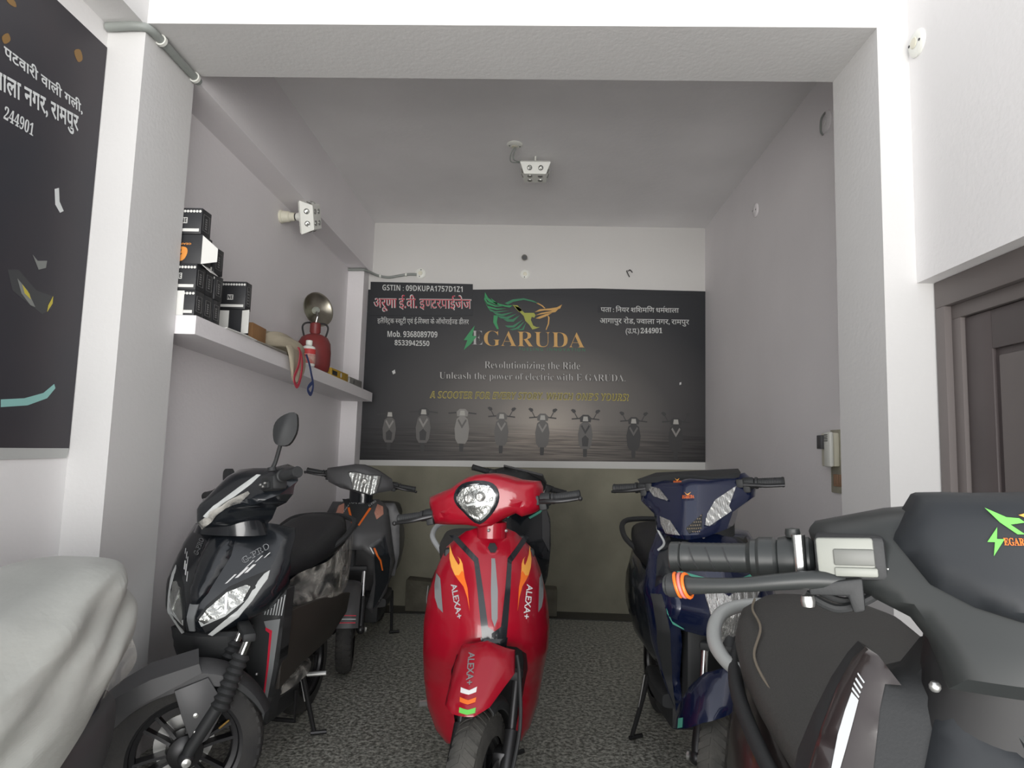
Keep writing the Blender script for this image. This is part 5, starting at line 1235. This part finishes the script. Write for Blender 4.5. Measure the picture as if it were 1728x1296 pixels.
lw([(1.8641, 1.7713), (1.9034, 1.7823), (1.9812, 1.7377), (2.0532, 1.7359), (2.0532, 1.6969), (2.0154, 1.6695), (1.9635, 1.6866), (1.8895, 1.715)], M_pg1, 'scooter_picture', -.003)
lw([(1.9025, 1.7547), (1.9458, 1.7289), (1.9832, 1.6853), (1.9635, 1.6866), (1.9241, 1.7144)], M_pg3, 'scooter_picture')
lw([(1.9228, 1.7416), (1.9542, 1.7198), (1.9611, 1.7047), (1.9355, 1.7172)], M_pyel, 'scooter_picture', -.0042)
lw([(2.0366, 1.7029), (2.0532, 1.7359), (2.0537, 1.7126), (2.0344, 1.6812)], M_pyel, 'scooter_picture', -.0042)
lw([(1.9523, 1.843), (1.9737, 1.8304), (2.0127, 1.8419), (2.0107, 1.8181), (1.9821, 1.8043)], M_pg3, 'scooter_picture')
for q in [[(1.7571, 2.5455), (1.7813, 2.563), (1.7922, 2.5484), (1.7709, 2.5406)], [(1.7551, 2.4304), (1.7736, 2.4538), (1.7845, 2.4388), (1.7657, 2.4155)], [(2.039, 2.5679), (2.0652, 2.5888), (2.0804, 2.5643), (2.0598, 2.5431)]]: lw(round_poly(q, 3), M_pg2, 'light_spot')
lw([(2.0145, 2.0798), (2.0318, 2.0909), (2.0403, 2.0482), (2.0627, 2.0246), (2.0478, 2.0131), (2.0237, 2.0319)], M_pt2, 'tape_scrap')

# ------------------------------------------------------------------ things on the shelf
M_box = mat('black_carton', (.022, .023, .026), .45, bump=.05, bscale=60)
M_boxlab = mat('carton_line', (.20, .20, .20), .5)
M_paper = mat('white_card', (.74, .74, .71), .6)
M_olab = mat('orange_print', (.75, .30, .06), .5)
def carton(x0, y0, z0, dx, dy, dz, label, group, style=0, rot=0.0):
    r = empty('carton', (x0, y0, z0), rot)          # x0 = wall side, front towards the street (-y), end towards the room (+x)
    tag(r, label, 'box', group)
    b = MB(); b.box((0, 0, 0), (dx, dy, dz), .002); b.build('carton_body', M_box, r)
    if style in (0, 1):
        hx = MB()
        n_ = int(dx / .0125)
        for i in range(n_):
            c = (dx - .008 - .0125 * i, dz - .014)
            hx.shell([(c[0] + .0058 * math.cos(a * PI / 3), c[1] + .0058 * math.sin(a * PI / 3)) for a in range(6)], DY(-.0008), .0006, 9)
        hx.build('hexagon_print', M_paper, r, 0)
        MB().shell([(.0, .010), (dx - .008, .010), (dx - .008, .022), (.0, .022)], DY(-.0008), .0006, 9).build('white_band', M_paper, r, 0)
        MB().shell([(dx - .085, .044), (dx - .058, .044), (dx - .058, .068), (dx - .085, .068)], DY(-.0008), .0006, 9).build('label_patch', M_paper, r, 0)
        l = MB(); letter(l, glyphs(sansb('NE'), .02), (dx - .083, .047, dx - .060, .065), DY(-.0016), 0); l.build('lettering', M_box, r, 0)
    if style == 2:
        o_ = round_poly([(dx - .12, .012), (dx - .075, .014), (dx - .058, .045), (dx - .066, .068), (dx - .105, .068), (dx - .122, .040)], 3)
        MB().shell(o_, DY(-.0008), .0006, 9).build('logo_print', M_olab, r, 0)
        MB().shell([(dx - .098, .058), (dx - .082, .058), (dx - .088, .043), (dx - .078, .043), (dx - .098, .022), (dx - .092, .038), (dx - .102, .038)], DY(-.0016), .0006, 9).build('bolt_print', M_box, r, 0)
        l = MB(); letter(l, glyphs('GEAR', .02), (dx - .045, .086, dx - .09, .078), DY(-.0008), 0); l.build('lettering', M_olab, r, 0)
        f = MB(); f.prism([(0, .01), (.075, .028), (.075, .075), (0, .098)], 0, .0015, 'yz'); 
        f = MB(Matrix.Translation((dx, 0, 0)) @ Matrix.Rotation(math.radians(-50), 4, 'Z')); f.prism([(0, .0), (.06, .02), (.06, .075), (0, dz - .004)], 0, .0015, 'yz'); f.build('open_flap', M_paper, r, 20)
        f = MB(Matrix.Translation((dx, .01, 0)) @ Matrix.Rotation(math.radians(40), 4, 'Y')); f.box((0, 0, 0), (.05, .06, .0015)); f.build('open_flap', M_paper, r, 20)
    e = MB(Matrix.Translation((dx + .0008, 0, 0)) @ Matrix.Rotation(PI / 2, 4, 'Z'))
    w_ = .0012
    for q in ([(.014, .02), (dy - .014, .02), (dy - .014, .02 + w_), (.014, .02 + w_)], [(.014, dz - .02), (dy - .014, dz - .02), (dy - .014, dz - .02 - w_), (.014, dz - .02 - w_)], [(.014, .02), (.014 + w_, .02), (.014 + w_, dz - .02), (.014, dz - .02)], [(dy - .014, .02), (dy - .014 - w_, .02), (dy - .014 - w_, dz - .02), (dy - .014, dz - .02)]):
        e.shell(q, DY(0), .0006, 9)
    for k in range(5):
        z = .03 + k * (dz - .06) / 5; e.shell([(dy * .5 - .008, z), (dy * .5 + .006, z), (dy * .5 + .006, z + .005), (dy * .5 - .008, z + .005)], DY(0), .0006, 9)
    e.build('end_label', M_boxlab, r, 0)
    return r
G_ = 'black cartons stacked on the shelf'
for i, (y, lab) in enumerate(((2.547, 'black carton at the bottom of the stack nearest the pillar, white card on its front'), (2.619, 'black carton in the bottom row, between two others of the stack'), (2.691, 'black carton at the far end of the bottom row of the tall stack'))):
    carton(-1.552, y, shz(y) - .0005 if i else 1.7795, .19, .070, .104, lab, G_, 0)
carton(-1.552, 2.547, 1.884, .188, .072, .106, 'black carton in the second row, under the one with the orange logo', G_, 0)
carton(-1.552, 2.622, 1.884, .186, .072, .106, 'black carton in the second row, behind the front one of the stack', G_, 0)
carton(-1.550, 2.700, 1.882, .188, .070, .106, 'black carton at the far end of the second row, end bent outwards', G_, 0)
carton(-1.552, 2.552, 1.991, .200, .080, .122, 'black carton with an orange logo and a torn white flap', G_, 2)
carton(-1.550, 2.672, 1.990, .192, .078, .110, 'plain black carton behind the one with the orange logo', G_, 1)
carton(-1.552, 2.548, 2.1135, .192, .078, .108, 'black carton alone on top of the tall stack', G_, 0)
carton(-1.548, 2.965, 1.896, .200, .062, .130, 'black carton resting on the opened white box, beside the tall stack', G_, 0)
def plain(name, mb, m, label, cat, smooth=35, sub=0, group=None):
    o = mb.build(name, m, None, smooth, sub); tag(o, label, cat, group); return o
b = MB(); b.box((-1.46, 2.5440, 1.7805), (-1.405, 2.5456, 1.879), .0005)
plain('paper_sheet', b, M_paper, 'white card standing against the lowest carton by the pillar', 'paper')
# opened box below the second stack
r = empty('opened_box', (-1.545, 2.955, shz(2.95) + .0055), 0)
tag(r, 'opened white and black carton under a closed black one', 'box', None)
b = MB()
for lo, hi in (((0, 0, 0), (.19, .003, .118)), ((0, .078, 0), (.19, .081, .118)), ((0, 0, 0), (.19, .081, .003)), ((0, 0, 0), (.003, .081, .118)), ((0, 0, .1155), (.19, .081, .1185))): b.box(lo, hi)
b.build('carton_body', M_box, r)
b = MB(); b.box((.02, .0, .008), (.13, -.0015, .11)); b.build('front_panel', M_paper, r, 0)
b = MB(Matrix.Translation((.19, .002, 0)) @ Matrix.Rotation(math.radians(-25), 4, 'Z')); b.box((0, 0, .004), (.045, .0015, .112)); b.build('open_flap', M_paper, r, 0)
b = MB(); b.box((.10, .01, .006), (.186, .07, .05), .006); b.build('inner_tray', M_matte, r)
b = MB(); b.prism([(-1.50, 2.80), (-1.34, 2.79), (-1.325, 2.95), (-1.33, 3.08), (-1.50, 3.06)], 0, .0035, 'xy')
for i, q in enumerate(b.v): b.v[i] = (q[0], q[1], q[2] + shz(q[1]) + .0005)
plain('card_sheet', b, M_paper, 'white card sheet lying under the opened box', 'cardboard')
b = MB(); b.prism([(-1.52, 3.10), (-1.335, 3.09), (-1.315, 3.42), (-1.34, 3.50), (-1.52, 3.50)], 0, .005, 'xy')
for i, q in enumerate(b.v): b.v[i] = (q[0], q[1], q[2] + shz(q[1]) + .0005)
plain('card_sheet', b, mat('grey_card', (.33, .31, .27), .8), 'flat grey brown card lying on the shelf under the cloth bag', 'cardboard')
b = MB(Matrix.Translation((-1.55, 3.13, shz(3.13) + .0065)) @ Matrix.Rotation(math.radians(3), 4, 'Z')); b.box((0, 0, 0), (.17, .185, .095), .003)
o = plain('cardboard_box', b, mat('brown_cardboard', (.36, .19, .08), .75, vary=.15, vscale=8), 'brown cardboard box half covered by the beige cloth bag', 'box')
# cloth bag with two straps over the edge
bag = empty('cloth_bag', (-1.42, 3.50, shz(3.5)), 0)
tag(bag, 'beige cloth bag slumped over the shelf edge with red and blue straps', 'bag')
M_cloth = mat('beige_cloth', (.42, .37, .28), .8, bump=.3, bscale=30, vary=.2, vscale=6)
b = MB(); rings = []
for i, (y, w, z0, z1, xs) in enumerate(((-.155, .05, .02, .098, -.03), (-.11, .095, .015, .122, -.01), (-.02, .11, .020, .120, .0), (.08, .115, .004, .105, .015), (.16, .105, .004, .085, .02), (.23, .06, .004, .05, .02))):
    rr = ring(xs, y, (z0 + z1) / 2, w, (z1 - z0) / 2, 28, 2.4)
    rings.append([q + Vector((.008 * math.sin(3.1 * k + i), .008 * math.sin(2.3 * k + 2 * i), .007 * math.sin(4.7 * k + 1.3 * i))) for k, q in enumerate(rr)])
b.loft(rings); bo = b.build('bag_body', M_cloth, bag, 60, 1)
b = MB(); rings = []
for i, (x, z, w, h) in enumerate(((.07, .075, .12, .02), (.105, .035, .13, .018), (.118, -.04, .115, .014), (.115, -.10, .08, .012), (.116, -.15, .03, .010))):
    rr = [Vector((x + h * math.sin(2 * PI * k / 24) + .006 * math.sin(5 * k + i), .06 + w * math.cos(2 * PI * k / 24) + .01 * math.sin(i), z + .006 * math.sin(3 * k))) for k in range(24)]
    rings.append(rr)
b.loft(rings); b.build('bag_flap', M_cloth, bag, 60, 1)
def strap(pts, m, w=.011):
    s_ = MB(); P, _ = spline(pts, 1, 8); rings = []
    for i, p in enumerate(P):
        t = (P[min(i + 1, len(P) - 1)] - P[max(i - 1, 0)]).normalized(); u = Vector((1, 0, 0)); v = t.cross(u).normalized()
        rings.append([p + v * w + u * .0012, p - v * w + u * .0012, p - v * w - u * .0012, p + v * w - u * .0012])
    s_.loft(rings); return s_.build('strap', m, bag, 40)
strap([(.110, .035, .075), (.128, .055, .03), (.138, .02, -.05), (.136, -.03, -.125), (.136, .015, -.165), (.137, .055, -.13), (.138, .075, -.05), (.130, .07, .02), (.110, .06, .06)], mat('red_strap', (.50, .05, .08), .7))
strap([(.112, .20, .035), (.124, .22, -.01), (.128, .25, -.06), (.128, .30, -.13), (.128, .27, -.185), (.128, .215, -.165), (.128, .235, -.14), (.128, .30, -.11)], mat('blue_strap', (.035, .055, .17), .7))
# bottle
z = shz(3.9)
bt = empty('plastic_bottle', (-1.365, 3.90, z)); tag(bt, 'small white plastic bottle with a red label in front of the gas cylinder', 'bottle')
b = MB(); b.lathe([(0, 0), (.036, 0), (.040, .006), (.041, .10), (.036, .118), (.018, .128), (.016, .134)], (0, 0, 0), (0, 0, 1), 28, True); b.build('bottle_body', M_white, bt)
b = MB(); b.lathe([(.0416, .072), (.0416, .098), (.0400, .104)], (0, 0, 0), (0, 0, 1), 28); b.build('label_band', mat('label_red', (.55, .05, .05), .5), bt)
b = MB(); b.lathe([(.0414, .016), (.0416, .03), (.0416, .070)], (0, 0, 0), (0, 0, 1), 28); b.build('label_band', mat('label_pale', (.60, .45, .38), .5, vary=.7, vscale=30, dirt=(.45, .05, .04)), bt)
b = MB(); b.lathe([(.018, .132), (.0195, .134), (.0195, .156), (.017, .158), (0, .158)], (0, 0, 0), (0, 0, 1), 24); b.build('bottle_cap', M_white, bt)
# gas heater: cylinder with a polished reflector
z = shz(4.17)
gh = empty('gas_heater', (-1.425, 4.17, z)); tag(gh, 'small red gas cylinder heater with a round polished reflector dish', 'heater')
M_cyl = mat('cylinder_red', (.23, .035, .035), .45, vary=.3, vscale=6)
b = MB(); b.lathe([(0, .0), (.080, .0), (.096, .012), (.104, .05), (.106, .13), (.100, .19), (.082, .225), (.050, .243), (.030, .250), (0, .252)], (0, 0, 0), (0, 0, 1), 36); b.build('cylinder_body', M_cyl, gh, 60)
b = MB(); b.lathe([(0, .245), (.030, .245), (.030, .255), (.034, .262), (.034, .315), (.028, .322), (0, .322)], (0, 0, 0), (0, 0, 1), 24); b.build('valve_collar', M_cyl, gh)
b = MB(); b.tube([(-.06, -.02, .222), (-.075, -.025, .29), (-.055, -.02, .318), (.0, -.015, .322)], .006, 10, smooth=6); b.tube([(.06, .02, .222), (.075, .025, .29), (.055, .02, .318), (.0, .015, .322)], .006, 10, smooth=6); b.build('carry_handle', M_darksteel, gh)
ax = Vector((.80, -.58, .12)).normalized()
c = Vector((-.005, .03, .415))
b = MB(); pr = []
for i in range(13):
    rr = .016 + .094 * i / 12; h = .045 * (rr / .11) ** 2 + (.0016 if i % 2 else 0)
    pr.append((rr, h))
pr += [(.114, .046), (.114, .043)] + [(r_, h_ - .003) for r_, h_ in pr[::-1]]
b.lathe(pr, c - ax * .03, ax, 48); b.build('reflector_dish', mat('worn_steel', (.46, .43, .36), .3, 1.0, vary=.4, vscale=10), gh, 60)
b = MB(); b.lathe([(0, -.004), (.022, -.004), (.024, .02), (.018, .034), (0, .036)], c - ax * .03, ax, 20); b.build('burner_head', mat('burner_grey', (.33, .35, .31), .5), gh)
b = MB(); b.tube([(0, 0, .31), (.012, -.006, .36), tuple(c - ax * .01)], .007, 10); b.build('burner_pipe', M_steel, gh)
# yellow box and grey case
z = shz(4.3)
yb_ = empty('yellow_box', (-1.50, 4.33, z - .004)); tag(yb_, 'small yellow carton with a white spot near the far end of the shelf', 'box')
b = MB(); b.box((0, 0, 0), (.145, .40, .062), .003); b.build('carton_body', mat('yellow_carton', (.62, .38, .03), .5, vary=.25, vscale=14), yb_)
b = MB(); b.lathe([(0, .0008), (.018, .0008)], (.1452, .22, .034), (1, 0, 0), 20); b.build('spot_print', M_paper, yb_, 0)
b = MB(); b.box((.1452, .02, .018), (.1462, .13, .048)); b.build('dark_print', M_box, yb_, 0)
gc_ = empty('metal_case', (-1.50, 4.76, shz(4.76) - .004)); tag(gc_, 'grey metal case at the far end of the shelf beside the pilaster', 'case')
b = MB(); b.box((0, 0, 0), (.15, .34, .060), .004); b.build('case_body', mat('grey_metal', (.27, .265, .25), .5, .3), gc_)
b = MB(); b.box((.150, .10, .018), (.152, .115, .045), .0005); b.build('case_slot', M_box, gc_)

# ------------------------------------------------------------------ lamps, conduit, roses and switches
def pyramid_lamp(root, m):
    """square faceted LED lamp: mouth down the local -z axis"""
    b = MB(m); T_, Bt, h = .098, .070, .068
    top = [Vector((sx * T_, sy * T_, 0)) for sx, sy in ((-1, -1), (1, -1), (1, 1), (-1, 1))]; bot = [Vector((q.x / T_ * Bt, q.y / T_ * Bt, -h)) for q in top]
    b.loft([[q * .9 + Vector((0, 0, .012)) for q in top], top, bot])
    bo = b.build('lamp_body', M_white, root, 20)
    d = MB(m)
    spots = []
    for a in range(4):
        n_ = Vector((math.sin(a * PI / 2), -math.cos(a * PI / 2), 0)); t_ = Vector((n_.y, -n_.x, 0))
        nn = (n_ * h + Vector((0, 0, -(T_ - Bt)))).normalized()
        for k in (-1, 1): spots.append((n_ * ((T_ + Bt) / 2) + t_ * .036 * k + Vector((0, 0, -h / 2)), nn))
    for kx in (-1, 1):
        for ky in (-1, 1): spots.append((Vector((.034 * kx, .034 * ky, -h)), Vector((0, 0, -1))))
    for c, nn in spots:
        d = MB(m); d.lathe([(.017, 0), (.0155, .003), (.011, .0008), (.004, .002), (0, .003)], c, nn, 18)
        d.build('led_lens', M_lensin, root)
    fins = MB(m)
    for k in range(5): fins.box((-.05 + .024 * k, -.05, .008), (-.046 + .024 * k, .05, .028))
    fins.build('heat_fin', M_white, root)
def rose(name, loc, axis, r, label, cat='ceiling rose', holes=2, group=None, m=None):
    o = empty(name, loc); tag(o, label, cat, group or ('round covers on the walls' if cat == 'wall rose' else None))
    b = MB(); b.lathe([(0, .014), (r * .5, .014), (r * .85, .011), (r, .005), (r, 0)], (0, 0, 0), axis, 28); b.build('rose_plate', m or M_white, o)
    b = MB(); b.lathe([(r * .42, .0145), (r * .38, .017), (r * .25, .018), (0, .018)], (0, 0, 0), axis, 20); b.build('rose_cap', m or M_cream, o)
    a = Vector(axis); u = a.orthogonal().normalized(); w_ = a.cross(u)
    for k in range(holes):
        t = 2 * PI * k / max(1, holes) + .6
        h = MB(); h.lathe([(.0045, .0125), (.0045, .0145), (0, .0145)], (u * math.cos(t) + w_ * math.sin(t)) * r * .66, axis, 10); h.build('screw_hole', M_box, o)
    return o
r1 = rose('ceiling_rose', (-.165, 4.0, ZC), (0, 0, -1), .05, 'white round ceiling rose with a grey flex hanging from it', 'ceiling rose')
b = MB(); b.tube([(0, 0, -.018), (-.022, .02, -.05), (-.025, .06, -.085), (.02, .10, -.075), (.06, .13, -.06)], .004, 8, smooth=6); b.tube([(.012, 0, -.018), (-.004, .02, -.05), (-.004, .05, -.08), (.04, .10, -.072), (.07, .13, -.06)], .004, 8, smooth=6); b.build('flex_cable', M_pipe, r1)
lp = empty('ceiling_lamp', (-.033, 4.17, 3.125)); tag(lp, 'pale pyramid shaped LED lamp hanging from the ceiling on a short rod', 'lamp')
pyramid_lamp(lp, None)
b = MB(); b.tube([(0, 0, .0), (0, 0, ZC - 3.125)], .007, 10); b.lathe([(0, .0), (.016, 0), (.016, .02), (.008, .03)], (0, 0, .008), (0, 0, 1), 14); b.build('lamp_rod', M_white, lp)
wl = empty('wall_lamp', (XL, 3.86, 2.66)); tag(wl, 'pale faceted LED lamp in a white holder on the left wall', 'lamp')
b = MB(); b.lathe([(.040, 0), (.040, .012), (.036, .016), (.033, .055), (.026, .062), (.026, .085), (.022, .09), (0, .09)], (0, 0, 0), (1, 0, 0), 24); b.build('lamp_holder', M_cream, wl)
b = MB(); b.lathe([(.018, .088), (.019, .096), (.024, .105), (.030, .145), (.042, .155), (0, .156)], (0, 0, 0), (1, 0, 0), 20); b.build('lamp_neck', M_white, wl)
b = MB(); b.lathe([(.0195, .090), (.0215, .093), (.0195, .097)], (0, 0, 0), (1, 0, 0), 20); b.build('contact_ring', M_darksteel, wl)
pyramid_lamp(wl, Matrix.Translation((.158, 0, -.0)) @ Matrix.Rotation(math.radians(22), 4, 'X') @ Matrix.Rotation(-PI / 2, 4, 'Y'))
def conduit(pts, label, clips, r=.013):
    o = empty('conduit', pts[0]); tag(o, label, 'pipe', 'grey flexible conduits'); q0 = Vector(pts[0])
    b = MB(); b.tube([Vector(p) - q0 for p in pts], r, 14, smooth=8); b.build('conduit_pipe', M_pipe, o)
    for c, ax in clips:
        k = MB(); k.lathe([(r * 1.02, -.007), (r * 1.35, -.007), (r * 1.35, .007), (r * 1.02, .007)], Vector(c) - q0, ax, 16); k.build('pipe_clip', M_white, o)
    return o
conduit([(-1.565, 2.185, 2.752), (-1.52, 2.182, 2.752), (-1.46, 2.182, 2.755), (-1.425, 2.20, 2.757), (-1.416, 2.26, 2.757), (-1.416, 2.40, 2.757), (-1.416, 2.545, 2.757)], 'grey flexible conduit running along the top of the left pillar', [((-1.416, 2.27, 2.757), (0, 1, 0)), ((-1.416, 2.515, 2.757), (0, 1, 0))], .0155)
conduit([(-1.572, 5.318, 2.737), (-1.50, 5.318, 2.738), (-1.445, 5.318, 2.738), (-1.41, 5.40, 2.742), (-1.36, 5.482, 2.735), (-1.27, 5.485, 2.722), (-1.18, 5.485, 2.738), (-1.10, 5.485, 2.752), (-1.03, 5.485, 2.752)], 'thin grey conduit sagging across the top of the back wall to a round box', [((-1.34, 5.483, 2.731), (1, 0, 0)), ((-1.12, 5.485, 2.749), (1, 0, 0))], .011)
rose('junction_rose', (-1.00, YB, 2.765), (0, -1, 0), .045, 'white round junction cover at the end of the back wall conduit', 'wall rose')
rose('junction_rose', (-.107, YB, 2.775), (0, -1, 0), .040, 'white round cover on the back wall above the eagle emblem', 'wall rose', 1)
hp = empty('pipe_stub', (-.117, YB, 2.924)); tag(hp, 'short dark pipe stub poking from the back wall below the ceiling', 'pipe')
b = MB(); b.lathe([(.024, .0), (.024, .05), (.019, .05), (.019, .004), (0, .004)], (0, 0, 0), (.05, -1, -.35), 20); b.build('stub_pipe', mat('dull_pipe', (.16, .15, .13), .6), hp)
b = MB(); b.lathe([(0, .046), (.0185, .046)], (0, 0, 0), (.05, -1, -.35), 20); b.build('stub_hole', M_box, hp, 0)
cw_ = MB(); cw_.tube([(.755, YB, 2.825), (.748, YB - .03, 2.81), (.760, YB - .035, 2.78), (.772, YB - .02, 2.765)], .004, 8, smooth=5); cw_.tube([(.765, YB, 2.82), (.775, YB - .03, 2.822), (.795, YB - .03, 2.80)], .004, 8, smooth=5)
plain('wire_ends', cw_, M_darksteel, 'two cut black wire ends sticking out of the back wall', 'wire')
rose('junction_rose', (1.261, 2.145, 2.685), (-1, 0, 0), .045, 'white round cover high on the right porch wall', 'wall rose', 2)
r4 = rose('junction_rose', (XR, 3.17, 2.943), (-1, 0, 0), .055, 'round cover with a hooked cable near the front of the right wall', 'wall rose', 0, None, M_wall)
b = MB(); b.tube([(-.012, -.01, .04), (-.035, -.02, .0), (-.03, 0, -.05), (-.012, .02, -.06)], .005, 8, smooth=6); b.build('cable_hook', M_pipe, r4)
rose('junction_rose', (XR, 4.214, 2.88), (-1, 0, 0), .045, 'round white cover on the middle of the right wall', 'wall rose', 2, None, M_wall)
# door phone on the right wall
ph = empty('intercom', (XR, 3.05, 1.17)); tag(ph, 'cream door phone on a dirty plate on the right wall', 'intercom')
M_plate = mat('dirty_plate', (.46, .44, .35), .6, vary=.3, vscale=12)
b = MB(); b.box((-.010, -.03, -.04), (.0, .13, .25), .003); b.build('back_plate', M_plate, ph)
b = MB(); b.box((-.042, .035, .08), (-.010, .155, .235), .006); b.build('handset_base', M_cream, ph)
b = MB(); b.box((-.062, .02, .078), (-.042, .085, .238), .008); b.build('handset', M_white, ph)
b = MB(); b.box((-.060, .115, .16), (-.035, .165, .225), .004); b.build('dark_cap', mat('cap_grey', (.08, .08, .085), .5), ph)
for k in range(4):
    b = MB(); b.box((-.0632, .040, .195 + .009 * k), (-.0615, .075, .199 + .009 * k)); b.build('speaker_slot', M_box, ph)
M_copper = mat('copper_strip', (.36, .22, .14), .5, .3)
for k in range(6):
    b = MB(); b.box((-.016, .0 + .017 * k, -.01), (-.008, .010 + .017 * k, .045), .002); b.build('terminal_strip', M_copper, ph)
# scrap of paper on the floor
sc_p = MB(); sc_p.loft([[Vector((.69 + .02 * math.sin(3 * i) + .03 * j / 3, 3.62 + .025 * i, .004 + .012 * abs(math.sin(2.1 * i + 1.7 * j)))) for j in range(4)] for i in range(5)], False, False, False)
o = plain('paper_scrap', sc_p, M_paper, 'crumpled white scrap of paper on the floor beside the navy scooter', 'paper')
md = o.modifiers.new('t', 'SOLIDIFY'); md.thickness = .001
